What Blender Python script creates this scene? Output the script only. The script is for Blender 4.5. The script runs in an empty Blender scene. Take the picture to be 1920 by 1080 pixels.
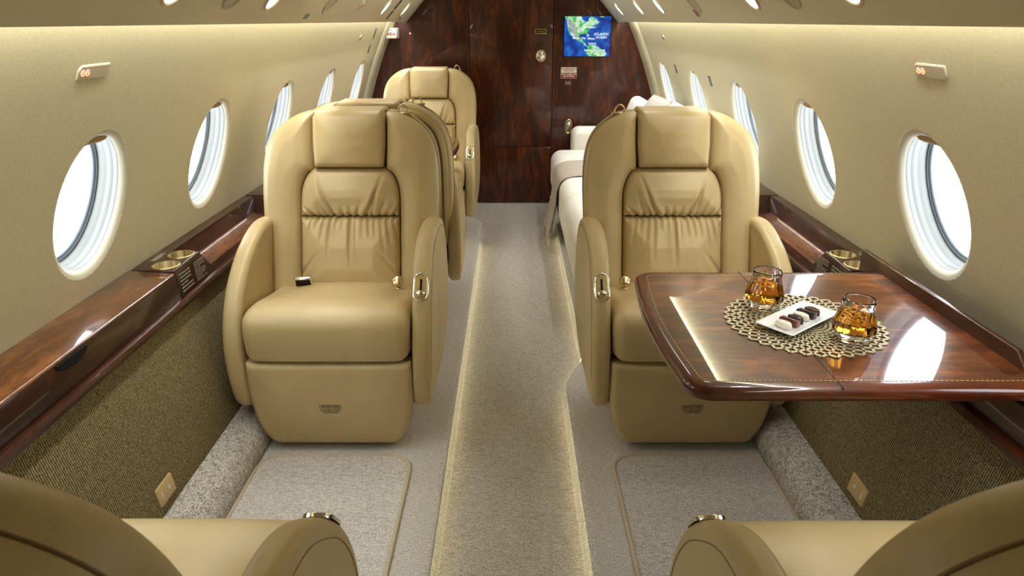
import bpy, bmesh, math, random
import numpy as np
from mathutils import Vector, Matrix
random.seed(4); np.random.seed(4)
PI = math.pi
scene = bpy.context.scene
COL = scene.collection

# ------------------------------------------------------------------ objects
def link(name, me, mat=None, parent=None, smooth=True):
    me.name = name
    o = bpy.data.objects.new(name, me)
    COL.objects.link(o)
    if mat is not None:
        me.materials.clear(); me.materials.append(mat)
    if smooth:
        me.polygons.foreach_set('use_smooth', [True]*len(me.polygons))
    if parent is not None: o.parent = parent
    return o
def tag(o, label, cat, group=None):
    o['label'] = label; o['category'] = cat
    if group: o['group'] = group
    return o
def thing(name, label, cat, loc=(0,0,0), rotz=0, group=None):
    o = bpy.data.objects.new(name, None); COL.objects.link(o)
    o.empty_display_size = .05
    o.location = loc; o.rotation_euler = (0,0,rotz)
    return tag(o, label, cat, group)
def struct(o):
    o['kind'] = 'structure'; return o
def dup(root, loc, rotz, label, group=None):
    r = root.copy(); COL.objects.link(r); r.location = loc; r.rotation_euler = (0,0,rotz); r['label'] = label
    if group: r['group'] = group
    def rec(a, b):
        for ch in list(a.children):
            c = ch.copy(); COL.objects.link(c); c.parent = b
            rec(ch, c)
    rec(root, r)
    return r

# ------------------------------------------------------------------ meshes
def M(verts, faces):
    me = bpy.data.meshes.new('m'); me.from_pydata([tuple(map(float,v)) for v in verts], [], [tuple(int(i) for i in f) for f in faces]); me.update(); return me
class MB:
    def __init__(s): s.v=[]; s.f=[]
    def add(s, verts, faces):
        n=len(s.v); s.v+= [tuple(v) for v in verts]; s.f+=[tuple(i+n for i in f) for f in faces]; return s
    def box(s, lo, hi):
        x0,y0,z0=lo; x1,y1,z1=hi
        return s.add([(x0,y0,z0),(x1,y0,z0),(x1,y1,z0),(x0,y1,z0),(x0,y0,z1),(x1,y0,z1),(x1,y1,z1),(x0,y1,z1)],
            [(0,3,2,1),(4,5,6,7),(0,1,5,4),(1,2,6,5),(2,3,7,6),(3,0,4,7)])
    def quad(s,a,b,c,d): return s.add([a,b,c,d],[(0,1,2,3)])
    def mesh(s, bevel=0, seg=2, weld=False):
        me=M(s.v,s.f)
        if bevel or weld:
            bm=bmesh.new(); bm.from_mesh(me)
            if weld: bmesh.ops.remove_doubles(bm, verts=bm.verts, dist=1e-5)
            bmesh.ops.recalc_face_normals(bm, faces=bm.faces)
            if bevel:
                es=[e for e in bm.edges if len(e.link_faces)==2 and e.calc_face_angle(0)>.5]
                bmesh.ops.bevel(bm, geom=es, offset=bevel, segments=seg, profile=.5, affect='EDGES', clamp_overlap=True)
            bm.to_mesh(me); bm.free()
        return me
def boxmesh(lo,hi,bevel=.003,seg=2): return MB().box(lo,hi).mesh(bevel,seg)
def flatshade(o, ang=.6):
    me=o.data
    me.polygons.foreach_set('use_smooth',[True]*len(me.polygons))
    try: me.set_sharp_from_angle(angle=ang)
    except Exception: pass
    return o
def prism(poly, axis, a, b, bevel=0, seg=2):
    """polygon (2D list) extruded along axis; 2D coords are the other axes in cyclic order x->(y,z) y->(x,z) z->(x,y)"""
    n=len(poly); v=[]
    for t in (a,b):
        for p,q in poly:
            v.append({'x':(t,p,q),'y':(p,t,q),'z':(p,q,t)}[axis])
    f=[tuple(range(n))[::-1], tuple(range(n,2*n))]+[(i,(i+1)%n,n+(i+1)%n,n+i) for i in range(n)]
    return MB().add(v,f).mesh(bevel or 0, seg, True)
def lathe(prof, n=32, rib=None, center=(0,0,0)):
    v=[]; f=[]
    for j,(r,z) in enumerate(prof):
        for i in range(n):
            a=2*PI*i/n; rr=r if rib is None else rib(r,z,a,j)
            v.append((center[0]+rr*math.cos(a),center[1]+rr*math.sin(a),center[2]+z))
    for j in range(len(prof)-1):
        for i in range(n):
            i2=(i+1)%n; f.append((j*n+i,j*n+i2,(j+1)*n+i2,(j+1)*n+i))
    return M(v,f)
def tube(path, r, n=8, closed=False, mb=None):
    P=[Vector(p) for p in path]; N=len(P); v=[]; f=[]
    up=Vector((0.13,.21,1)).normalized()
    prev=None
    for i in range(N):
        if closed: t=(P[(i+1)%N]-P[i-1])
        else: t=P[min(i+1,N-1)]-P[max(i-1,0)]
        t.normalize()
        if prev is None:
            a=t.cross(up)
            if a.length<.05: a=t.cross(Vector((1,0,0)))
            a.normalize()
        else:
            a=prev-t*prev.dot(t); a.normalize()
        prev=a; b=t.cross(a)
        for k in range(n):
            w=2*PI*k/n; v.append(tuple(P[i]+a*(r*math.cos(w))+b*(r*math.sin(w))))
    m=N if closed else N-1
    for i in range(m):
        for k in range(n):
            f.append((i*n+k,i*n+(k+1)%n,((i+1)%N)*n+(k+1)%n,((i+1)%N)*n+k))
    if not closed:
        f.append(tuple(range(n))[::-1]); f.append(tuple((N-1)*n+k for k in range(n)))
    if mb is not None: mb.add(v,f); return mb
    return M(v,f)
def crom(pts, n=6, closed=False):
    out=[]; N=len(pts); P=[np.array(p,float) for p in pts]
    rng=range(N) if closed else range(N-1)
    for i in rng:
        p0=P[i-1] if (closed or i>0) else P[0]; p1=P[i]; p2=P[(i+1)%N]
        p3=P[(i+2)%N] if (closed or i+2<N) else P[-1]
        for k in range(n):
            t=k/n
            out.append(tuple(.5*((2*p1)+(-p0+p2)*t+(2*p0-5*p1+4*p2-p3)*t*t+(-p0+3*p1-3*p2+p3)*t**3)))
    if not closed: out.append(tuple(P[-1]))
    return out
def rrect(x0,y0,x1,y1,r,n=8):
    out=[]
    rs = r if isinstance(r,(list,tuple)) else [r]*4
    for (cx,cy,a0),rr in zip([(x1,y1,0),(x0,y1,PI/2),(x0,y0,PI),(x1,y0,1.5*PI)],rs):
        ccx = cx-rr if a0 in (0,1.5*PI) else cx+rr
        ccy = cy-rr if a0 in (0,PI/2) else cy+rr
        if rr<=1e-6: out.append((cx,cy)); continue
        for k in range(n+1):
            a=a0+PI/2*k/n; out.append((ccx+rr*math.cos(a),ccy+rr*math.sin(a)))
    return out
def xform(me, mat): me.transform(mat); me.update(); return me

# ---- signed distance soft shapes
def sdpoly(P,a,b):
    P=np.asarray(P,float); n=len(P)
    d=None; s=1.0
    for i in range(n):
        p=P[i]; q=P[i-1]
        ex,ey=q-p; wx=a-p[0]; wy=b-p[1]
        t=np.clip((wx*ex+wy*ey)/(ex*ex+ey*ey+1e-12),0,1)
        dd=(wx-ex*t)**2+(wy-ey*t)**2
        d=dd if d is None else np.minimum(d,dd)
        c1=b>=p[1]; c2=b<q[1]; c3=ex*wy>ey*wx
        flip=(c1&c2&c3)|(~c1&~c2&~c3)
        s=s*np.where(flip,-1.0,1.0)
    return s*np.sqrt(d)
def rex(d2,dn,r):
    w1=d2+r; w2=dn+r
    return np.minimum(np.maximum(w1,w2),0)+np.hypot(np.maximum(w1,0),np.maximum(w2,0))-r
def surfnet(f, lo, hi, h, newton=2):
    lo=np.array(lo,float); hi=np.array(hi,float)
    n=np.ceil((hi-lo)/h).astype(int)+1
    ax=[lo[i]+h*np.arange(n[i]) for i in range(3)]
    V=f(ax[0][:,None,None],ax[1][None,:,None],ax[2][None,None,:])
    V=np.broadcast_to(V,tuple(n)).astype(float).copy(); V[np.abs(V)<1e-9]=1e-9
    C=np.array(n)-1
    acc=np.zeros(tuple(C)+(3,)); cnt=np.zeros(tuple(C))
    edges=[]
    for A in range(3):
        B,D=(A+1)%3,(A+2)%3
        sl0=[slice(None)]*3; sl1=[slice(None)]*3
        sl0[A]=slice(0,-1); sl1[A]=slice(1,None)
        a=V[tuple(sl0)]; b=V[tuple(sl1)]
        idx=np.argwhere((a<0)!=(b<0))
        if len(idx)==0: continue
        va=a[tuple(idx.T)]; vb=b[tuple(idx.T)]
        p=lo+h*idx.astype(float); p[:,A]+=h*va/(va-vb)
        for db in (0,1):
            for dd in (0,1):
                c=idx.copy(); c[:,B]-=db; c[:,D]-=dd
                ok=(c[:,B]>=0)&(c[:,D]>=0)&(c[:,B]<C[B])&(c[:,D]<C[D])
                cc=c[ok]
                np.add.at(acc,tuple(cc.T),p[ok]); np.add.at(cnt,tuple(cc.T),1)
        edges.append((A,B,D,idx,va<0))
    cid=-np.ones(tuple(C),int); m=cnt>0; cid[m]=np.arange(m.sum())
    verts=acc[m]/cnt[m][:,None]
    faces=[]
    for A,B,D,idx,ins in edges:
        ok=(idx[:,B]>0)&(idx[:,D]>0)&(idx[:,B]<C[B])&(idx[:,D]<C[D])
        idx=idx[ok]; ins=ins[ok]
        q=[]
        for db,dd in ((1,1),(0,1),(0,0),(1,0)):
            c=idx.copy(); c[:,B]-=db; c[:,D]-=dd
            q.append(cid[tuple(c.T)])
        q=np.stack(q,1)
        q[~ins]=q[~ins][:,::-1]
        faces.append(q)
    faces=np.concatenate(faces)
    for _ in range(newton):
        e=h*.25; x,y,z=verts.T
        v0=f(x,y,z)
        g=np.stack([f(x+e,y,z)-v0,f(x,y+e,z)-v0,f(x,y,z+e)-v0],1)/e
        g2=np.maximum((g**2).sum(1),.25)
        st=np.clip(v0/g2,-h,h)
        verts=verts-g*st[:,None]*.8
    me=bpy.data.meshes.new('m')
    me.vertices.add(len(verts)); me.vertices.foreach_set('co',verts.ravel())
    me.loops.add(faces.size); me.loops.foreach_set('vertex_index',faces.ravel().astype(np.int32))
    me.polygons.add(len(faces)); me.polygons.foreach_set('loop_start',(np.arange(len(faces))*4).astype(np.int32))
    me.update(calc_edges=True); me.validate()
    return me
def warp(me, fn):
    n=len(me.vertices); a=np.empty(n*3); me.vertices.foreach_get('co',a); a=a.reshape(-1,3)
    a=fn(a.copy()); me.vertices.foreach_set('co',a.ravel()); me.update(); return me
def mirror_x(me):
    me2=me.copy()
    warp(me2, lambda a: a*np.array([-1,1,1])); me2.flip_normals(); return me2
def text_mesh(s, size, mat, parent=None, name='lettering', loc=(0,0,0), rot=(0,0,0), align='CENTER', spacing=1.0, bold=0.0):
    cu=bpy.data.curves.new('t','FONT'); cu.body=s; cu.size=size; cu.align_x=align; cu.align_y='CENTER'; cu.space_line=spacing; cu.offset=bold
    cu.resolution_u=2
    o=bpy.data.objects.new('t',cu); COL.objects.link(o)
    me=bpy.data.meshes.new_from_object(o)
    bpy.data.objects.remove(o); bpy.data.curves.remove(cu)
    me.transform(Matrix.Translation(loc) @ __import__('mathutils').Euler(rot).to_matrix().to_4x4())
    return link(name, me, mat, parent, smooth=False)

# ------------------------------------------------------------------ materials
def nt(name):
    m=bpy.data.materials.new(name); m.use_nodes=True
    t=m.node_tree; b=t.nodes['Principled BSDF']; return m,t,b
def N(t,typ,**kw):
    n=t.nodes.new(typ)
    for k,v in kw.items():
        if k in n.inputs: n.inputs[k].default_value=v
        else: setattr(n,k,v)
    return n
def L(t,a,b): t.links.new(a,b)
def mapped(t, scale=(1,1,1), rot=(0,0,0), coord='Object'):
    tc=N(t,'ShaderNodeTexCoord'); mp=N(t,'ShaderNodeMapping'); mp.inputs['Scale'].default_value=scale; mp.inputs['Rotation'].default_value=rot
    L(t,tc.outputs[coord],mp.inputs['Vector']); return mp.outputs['Vector']
def ramp(t, fac, stops):
    r=N(t,'ShaderNodeValToRGB'); e=r.color_ramp.elements
    while len(e)>1: e.remove(e[-1])
    e[0].position=stops[0][0]; e[0].color=(*stops[0][1],1)
    for p,c in stops[1:]:
        k=e.new(p); k.color=(*c,1)
    L(t,fac,r.inputs['Fac']); return r.outputs['Color']
def srgb(r,g,b):
    f=lambda c:(c/255/12.92) if c/255<=.04045 else ((c/255+.055)/1.055)**2.4
    return (f(r),f(g),f(b))
def plain(name, col, rough=.5, metal=0, coat=0, spec=None, emis=None, estr=0):
    m,t,b=nt(name)
    b.inputs['Base Color'].default_value=(*col,1); b.inputs['Roughness'].default_value=rough; b.inputs['Metallic'].default_value=metal
    b.inputs['Coat Weight'].default_value=coat; b.inputs['Coat Roughness'].default_value=.03
    if spec is not None: b.inputs['Specular IOR Level'].default_value=spec
    if emis: b.inputs['Emission Color'].default_value=(*emis,1); b.inputs['Emission Strength'].default_value=estr
    return m
def bump(t,b,height,strength=.2,dist=.002):
    bp=N(t,'ShaderNodeBump'); bp.inputs['Strength'].default_value=strength; bp.inputs['Distance'].default_value=dist
    L(t,height,bp.inputs['Height']); L(t,bp.outputs['Normal'],b.inputs['Normal'])

def leather(name, col, rough=.36):
    m,t,b=nt(name)
    v=mapped(t,(1,1,1))
    n1=N(t,'ShaderNodeTexNoise',Scale=6.0,Detail=3.0); L(t,v,n1.inputs['Vector'])
    c0=tuple(c*.93 for c in col); c1=tuple(min(1,c*1.05) for c in col)
    L(t,ramp(t,n1.outputs['Fac'],[(.3,c0),(.7,c1)]),b.inputs['Base Color'])
    b.inputs['Roughness'].default_value=rough; b.inputs['Specular IOR Level'].default_value=.5
    vo=N(t,'ShaderNodeTexVoronoi',Scale=420.0); L(t,v,vo.inputs['Vector'])
    n2=N(t,'ShaderNodeTexNoise',Scale=22.0,Detail=2.0); L(t,v,n2.inputs['Vector'])
    ad=N(t,'ShaderNodeMath',operation='MULTIPLY_ADD'); L(t,n2.outputs['Fac'],ad.inputs[0]); ad.inputs[1].default_value=3.0; L(t,vo.outputs['Distance'],ad.inputs[2])
    bump(t,b,ad.outputs[0],.16,.0012)
    return m
def wood(name, dark, mid, light, scale=(6,1.2,6), rot=(0,0,0), coat=1.0, contrast=1.0, fig=(9,40)):
    m,t,b=nt(name)
    v=mapped(t,scale,rot)
    n1=N(t,'ShaderNodeTexNoise',Scale=1.0,Detail=5.0,Roughness=.6,Distortion=.8); L(t,v,n1.inputs['Vector'])
    n2=N(t,'ShaderNodeTexNoise',Scale=float(fig[0]),Detail=6.0,Roughness=.65,Distortion=.3); L(t,v,n2.inputs['Vector'])
    mx=N(t,'ShaderNodeMath',operation='MULTIPLY_ADD'); L(t,n2.outputs['Fac'],mx.inputs[0]); mx.inputs[1].default_value=.45; 
    m2=N(t,'ShaderNodeMath',operation='MULTIPLY'); L(t,n1.outputs['Fac'],m2.inputs[0]); m2.inputs[1].default_value=.75
    L(t,m2.outputs[0],mx.inputs[2])
    w=.16/contrast
    L(t,ramp(t,mx.outputs[0],[(.6-w*1.3,dark),(.6,mid),(.6+w,light)]),b.inputs['Base Color'])
    b.inputs['Roughness'].default_value=.32; b.inputs['Coat Weight'].default_value=coat; b.inputs['Coat Roughness'].default_value=.025
    b.inputs['Coat IOR'].default_value=1.55
    return m
def carpet(name, c0, c1, c2, scale=330.0, streak=(1,5,1)):
    m,t,b=nt(name)
    v=mapped(t,(1,1,1))
    n=N(t,'ShaderNodeTexNoise',Scale=scale,Detail=2.0,Roughness=.7); L(t,v,n.inputs['Vector'])
    v2=mapped(t,streak)
    s=N(t,'ShaderNodeTexNoise',Scale=60.0,Detail=3.0,Roughness=.7); L(t,v2,s.inputs['Vector'])
    ad=N(t,'ShaderNodeMath',operation='MULTIPLY_ADD'); L(t,s.outputs['Fac'],ad.inputs[0]); ad.inputs[1].default_value=.35
    sc=N(t,'ShaderNodeMath',operation='MULTIPLY'); L(t,n.outputs['Fac'],sc.inputs[0]); sc.inputs[1].default_value=.65; L(t,sc.outputs[0],ad.inputs[2])
    L(t,ramp(t,ad.outputs[0],[(.36,c0),(.5,c1),(.62,c2)]),b.inputs['Base Color'])
    b.inputs['Roughness'].default_value=1.0; b.inputs['Specular IOR Level'].default_value=.05
    b.inputs['Sheen Weight'].default_value=.15
    bump(t,b,n.outputs['Fac'],.55,.006)
    return m

MAT={}
MAT['leather']=leather('beige_leather',srgb(198,179,137),.37)
MAT['leather_back']=leather('beige_leather_shell',srgb(184,162,112),.42)
MAT['piping_leather']=plain('leather_piping',srgb(132,106,62),.5)
MAT['seam']=plain('seam_thread',srgb(158,134,88),.6)
MAT['wood']=wood('mahogany_ledge',srgb(52,26,12),srgb(104,60,30),srgb(164,108,62),(7,2.2,7),contrast=.8)
MAT['wood_dark']=wood('mahogany_fascia',srgb(34,16,8),srgb(60,30,15),srgb(92,52,28),(7,2.0,7),coat=.6,contrast=.8)
MAT['wood_edge']=wood('mahogany_edge',srgb(70,26,8),srgb(98,40,14),srgb(124,56,22),(5,2,5),contrast=.8)
MAT['ledge_edge']=wood('mahogany_moulding',srgb(48,22,10),srgb(72,36,17),srgb(96,52,26),(5,2,5),coat=.5,contrast=.8)
MAT['table_veneer']=wood('table_flame_veneer',srgb(52,20,5),srgb(96,46,15),srgb(152,88,38),(3.2,13,5),(0,0,.75),contrast=.9,fig=(3.2,40))
MAT['bulk']=wood('bulkhead_mahogany',srgb(38,11,1),srgb(70,25,3),srgb(112,50,12),(13,5,3.0),coat=.5,contrast=1.0,fig=(3.0,40))
MAT['door']=wood('door_mahogany',srgb(40,12,1),srgb(74,28,3),srgb(116,52,12),(15,5,4.0),coat=.5,contrast=1.0,fig=(3.0,40))
MAT['wall']=None
def wallmat():
    m,t,b=nt('ivory_wall'); v=mapped(t,(1,1,1))
    n=N(t,'ShaderNodeTexNoise',Scale=160.0,Detail=2.0); L(t,v,n.inputs['Vector'])
    L(t,ramp(t,n.outputs['Fac'],[(.3,srgb(214,206,174)),(.7,srgb(222,215,186))]),b.inputs['Base Color'])
    b.inputs['Roughness'].default_value=.5; b.inputs['Specular IOR Level'].default_value=.25
    bump(t,b,n.outputs['Fac'],.1,.001); return m
MAT['wall']=wallmat()
MAT['ceil']=plain('ivory_ceiling',srgb(212,204,176),.45,spec=.3)
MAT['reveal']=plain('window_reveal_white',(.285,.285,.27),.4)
MAT['rim']=plain('window_rim_ivory',srgb(222,217,198),.45)
MAT['seal']=plain('window_seal_blue_grey',srgb(206,222,244),.5)
MAT['brass']=plain('brushed_brass',srgb(224,206,156),.28,1.0)
MAT['brass_dark']=plain('aged_brass',srgb(176,148,92),.42,.35)
MAT['chrome']=plain('polished_chrome',srgb(238,234,224),.16,1.0)
MAT['champagne']=plain('champagne_metal',srgb(226,208,165),.25,1.0)
MAT['black']=plain('black_plastic',srgb(18,17,16),.35)
MAT['dark']=plain('dark_gap',srgb(14,9,6),.7)
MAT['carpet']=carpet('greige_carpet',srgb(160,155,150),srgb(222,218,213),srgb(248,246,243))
MAT['aisle']=carpet('aisle_shaded_carpet',srgb(134,128,121),srgb(202,196,188),srgb(234,229,222))  # darker copy of the platform carpet: the aisle's shade put into the colour
MAT['kick']=carpet('greige_pile_carpet',srgb(128,122,114),srgb(202,197,189),srgb(240,237,231),240.0,(1,1,1))
MAT['piping']=plain('carpet_binding',srgb(206,194,174),.8)
def fabricmat():
    m,t,b=nt('ribbed_sidewall_fabric')
    tc=N(t,'ShaderNodeTexCoord'); sx=N(t,'ShaderNodeSeparateXYZ'); L(t,tc.outputs['Object'],sx.inputs[0])
    mu=N(t,'ShaderNodeMath',operation='MULTIPLY'); L(t,sx.outputs['Y'],mu.inputs[0]); mu.inputs[1].default_value=2*PI/.0062
    si=N(t,'ShaderNodeMath',operation='SINE'); L(t,mu.outputs[0],si.inputs[0])
    v=mapped(t,(1,1,1)); n=N(t,'ShaderNodeTexNoise',Scale=220.0,Detail=2.0); L(t,v,n.inputs['Vector'])
    ad=N(t,'ShaderNodeMath',operation='MULTIPLY_ADD'); L(t,si.outputs[0],ad.inputs[0]); ad.inputs[1].default_value=.22; L(t,n.outputs['Fac'],ad.inputs[2])
    L(t,ramp(t,ad.outputs[0],[(.25,srgb(88,79,58)),(.5,srgb(138,127,97)),(.78,srgb(182,169,131))]),b.inputs['Base Color'])
    b.inputs['Roughness'].default_value=.95; b.inputs['Specular IOR Level'].default_value=.1
    bump(t,b,si.outputs[0],.4,.001); return m
MAT['fabric']=fabricmat()
def sofamat():
    m,t,b=nt('cream_ribbed_upholstery')
    tc=N(t,'ShaderNodeTexCoord'); sx=N(t,'ShaderNodeSeparateXYZ'); L(t,tc.outputs['Object'],sx.inputs[0])
    mu=N(t,'ShaderNodeMath',operation='MULTIPLY'); L(t,sx.outputs['Y'],mu.inputs[0]); mu.inputs[1].default_value=2*PI/.018
    si=N(t,'ShaderNodeMath',operation='SINE'); L(t,mu.outputs[0],si.inputs[0])
    ma=N(t,'ShaderNodeMath',operation='MULTIPLY_ADD'); L(t,si.outputs[0],ma.inputs[0]); ma.inputs[1].default_value=.5; ma.inputs[2].default_value=.5
    L(t,ramp(t,ma.outputs[0],[(.05,srgb(236,231,222)),(.4,srgb(248,245,239))]),b.inputs['Base Color'])
    b.inputs['Roughness'].default_value=.9; b.inputs['Specular IOR Level'].default_value=.1
    bump(t,b,si.outputs[0],.3,.0015); return m
MAT['sofa']=sofamat()
MAT['pillow_white']=plain('white_cloth',srgb(240,235,224),.9,spec=.1)
MAT['pillow_grey']=plain('pale_grey_cloth',srgb(186,178,172),.9,spec=.1)
MAT['throw']=plain('grey_wool_throw',srgb(192,182,172),.95,spec=.05)
MAT['fringe']=plain('cream_fringe',srgb(226,216,196),.95,spec=.05)
MAT['lamp']=plain('lamp_lens',(1,1,1),.4,emis=(1,.95,.86),estr=6)
MAT['led']=plain('aisle_led',(1,1,1),.4,emis=(1,.90,.52),estr=6.5)
MAT['redlit']=plain('lit_red_symbol',srgb(255,160,140),.4,emis=(1,.22,.12),estr=2.5)
MAT['signface']=plain('grey_sign_face',srgb(196,186,166),.3)
MAT['cover']=plain('grey_speaker_cover',srgb(188,180,156),.5)
MAT['white']=plain('white_plastic',srgb(236,232,222),.4)
MAT['red']=plain('red_placard',srgb(150,28,24),.4)
MAT['green']=plain('green_placard',srgb(60,110,88),.4)
MAT['grey']=plain('grey_placard',srgb(92,96,104),.4)
MAT['darkplac']=plain('dark_placard',srgb(58,52,46),.4)
MAT['textw']=plain('white_lettering',srgb(168,158,148),.5)
MAT['textk']=plain('dark_lettering',srgb(48,36,22),.6)
MAT['china']=plain('white_china',srgb(244,244,242),.12,coat=.5)
MAT['choc_milk']=plain('milk_chocolate',srgb(134,84,62),.35)
MAT['choc_dark']=plain('dark_chocolate',srgb(62,46,44),.32)
MAT['choc_brown']=plain('brown_chocolate',srgb(92,58,44),.35)
MAT['choc_white']=plain('white_chocolate',srgb(243,237,220),.35)
MAT['gold']=plain('gold_lattice',srgb(212,204,172),.36,.25)
MAT['inlay']=plain('light_inlay',srgb(212,186,130),.3,coat=1)
def glassmat(name,col,ior,rough=0):
    m,t,b=nt(name); b.inputs['Base Color'].default_value=(*col,1); b.inputs['Transmission Weight'].default_value=1; b.inputs['Roughness'].default_value=rough; b.inputs['IOR'].default_value=ior; return m
MAT['crystal']=glassmat('cut_crystal',(1,1,1),1.5)
MAT['whisky']=glassmat('amber_whisky',srgb(240,170,60),1.36)
def panemat():
    m=bpy.data.materials.new('window_pane'); m.use_nodes=True; t=m.node_tree; t.nodes.clear()
    o=N(t,'ShaderNodeOutputMaterial'); mx=N(t,'ShaderNodeMixShader'); tr=N(t,'ShaderNodeBsdfTransparent'); g=N(t,'ShaderNodeBsdfGlossy'); g.inputs['Roughness'].default_value=.02
    mx.inputs[0].default_value=.05; L(t,tr.outputs[0],mx.inputs[1]); L(t,g.outputs[0],mx.inputs[2]); L(t,mx.outputs[0],o.inputs[0]); return m
MAT['pane']=panemat()

# ------------------------------------------------------------------ room shell
Y0,Y1=-1.3,5.34
_c=np.polyfit([.625,.727,.844,1.091,1.289],[1.108,1.083,1.047,.950,.862],2)
def WX(z): return _c[0]*z*z+_c[1]*z+_c[2]
def WN(z):
    s=2*_c[0]*z+_c[1]; n=Vector((1,0,-s)); return n.normalized()   # outward normal (right side) in x,z as (x,_,z)
ZB,ZT=.54,1.37
WY=[-1.0,-.25,.45,.95+.0,1.645,2.35,3.10,3.88,4.70]
WY=[.91,1.645,2.35,3.10,3.88,4.70]
WZ=.872; WA,WB=.143,.170; KH=1.10
def wall_mesh(sg):
    bounds=[Y0]+[(WY[i]+WY[i+1])/2 for i in range(len(WY)-1)]+[Y1]
    mb=MB(); nv,nh=18,14
    for i,cy in enumerate(WY):
        y0,y1=bounds[i],bounds[i+1]
        per=[]
        for k in range(nv): per.append((y1,ZB+(ZT-ZB)*k/nv))
        for k in range(nh): per.append((y1+(y0-y1)*k/nh,ZT))
        for k in range(nv): per.append((y0,ZT+(ZB-ZT)*k/nv))
        for k in range(nh): per.append((y0+(y1-y0)*k/nh,ZB))
        n=len(per); ring=[]
        for (y,z) in per:
            a=math.atan2((z-WZ)/WB,(y-cy)/WA); ring.append((cy+WA*KH*math.cos(a),WZ+WB*KH*math.sin(a)))
        K=7; v=[]; f=[]
        for j in range(K+1):
            t=(j/K)**.8
            for p,q in zip(per,ring):
                y=p[0]+(q[0]-p[0])*t; z=p[1]+(q[1]-p[1])*t; v.append((sg*WX(z),y,z))
        for j in range(K):
            for k in range(n):
                k2=(k+1)%n; q=(j*n+k,j*n+k2,(j+1)*n+k2,(j+1)*n+k)
                f.append(q if sg<0 else q[::-1])
        mb.add(v,f)
    return mb.mesh(weld=True)
def make_window(idx,sg,cy):
    # rings (scale, depth outward)
    rings=[(1.10,0),(1.05,.0025),(1.01,.008),(.99,.016),(.985,.026),(1.005,.028),(1.0,.032),(.99,.042),(1.0,.044),(.995,.050),(.985,.062),(.99,.064),(.98,.070)]
    n=64
    def ringpts(k,d):
        out=[]
        for i in range(n):
            a=2*PI*i/n; y=cy+WA*k*math.cos(a); z=WZ+WB*k*math.sin(a); nn=WN(WZ)
            out.append((sg*(WX(z)+nn.x*d),y,z+nn.z*d))
        return out
    def strip(rs):
        mb=MB(); v=[]; f=[]
        for k,d in rs: v+=ringpts(k,d)
        for j in range(len(rs)-1):
            for i in range(n):
                i2=(i+1)%n; q=(j*n+i,j*n+i2,(j+1)*n+i2,(j+1)*n+i); f.append(q if sg>0 else q[::-1])
        mb.add(v,f); return mb.mesh(weld=True)
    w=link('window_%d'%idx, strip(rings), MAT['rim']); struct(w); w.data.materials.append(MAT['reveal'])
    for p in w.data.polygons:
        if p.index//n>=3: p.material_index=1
    link('seal', strip([(.98,.070),(.968,.071),(.962,.068),(.955,.073),(.948,.075),(.942,.071),(.935,.085)]), MAT['seal'], w)
    p=ringpts(.94,.082); me=M(p,[tuple(range(n))]); link('pane',me,MAT['pane'],w,smooth=False)
    # shade latch on the upper reveal: a small curved scoop
    mb=MB(); v=[]; f=[]; cols=9
    secs=[(.99,.012),(.90,.014),(.85,.024),(.84,.040),(.865,.052),(.98,.058)]
    for k,d in secs:
        for c in range(cols):
            u=(c/(cols-1)-.5)*2; a=PI/2+u*.30*(1 if d<.04 else .85)
            kk=k+ (0.045*u*u if k<.97 else 0) - (.012 if abs(u)>.6 and .02<d<.05 else 0)
            nn=WN(WZ); y=cy+WA*kk*math.cos(a); z=WZ+WB*kk*math.sin(a)
            v.append((sg*(WX(z)+nn.x*d),y,z+nn.z*d))
    for j in range(len(secs)-1):
        for c in range(cols-1): f.append((j*cols+c,j*cols+c+1,(j+1)*cols+c+1,(j+1)*cols+c))
    mb.add(v,f); link('shade_latch',mb.mesh(weld=True),MAT['brass_dark'],w)
    # daylight portal for the opening
    ld=bpy.data.lights.new('window_daylight','AREA'); ld.shape='RECTANGLE'; ld.size=.30; ld.size_y=.36
    try: ld.cycles.is_portal=True
    except Exception: pass
    lo=bpy.data.objects.new('window_daylight',ld); COL.objects.link(lo)
    nn=WN(WZ); lo.location=(sg*(WX(WZ)+nn.x*.11),cy,WZ+nn.z*.11)
    lo.rotation_euler=Vector((-sg*nn.x,0,-nn.z)).to_track_quat('-Z','Y').to_euler()
struct(link('wall_left',wall_mesh(-1),MAT['wall']))
struct(link('wall_right',wall_mesh(1),MAT['wall']))
k=1
for sg in (-1,1):
    for cy in WY[1:] + WY[:1]:
        make_window(k,sg,cy); k+=1
# ceiling with cove return
half=[(WX(1.37)+.004,1.37),(.80,1.375),(.79,1.34),(.782,1.30),(.776,1.290),(.768,1.2905),(.760,1.299)]+crom([(.760,1.299),(.70,1.364),(.634,1.436),(.55,1.515),(.43,1.60),(.25,1.672),(0,1.70)],5)[1:]
prof=half+[(-x,z) for x,z in half[::-1]][1:]
mb=MB(); v=[]; f=[]; n=len(prof); ys=np.linspace(Y0,Y1,12)
for y in ys:
    for x,z in prof: v.append((x,y,z))
for j in range(len(ys)-1):
    for i in range(n-1): f.append((j*n+i,j*n+i+1,(j+1)*n+i+1,(j+1)*n+i))
mb.add(v,f); o=struct(link('ceiling',mb.mesh(),MAT['ceil'])); flatshade(o,.7)
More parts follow.
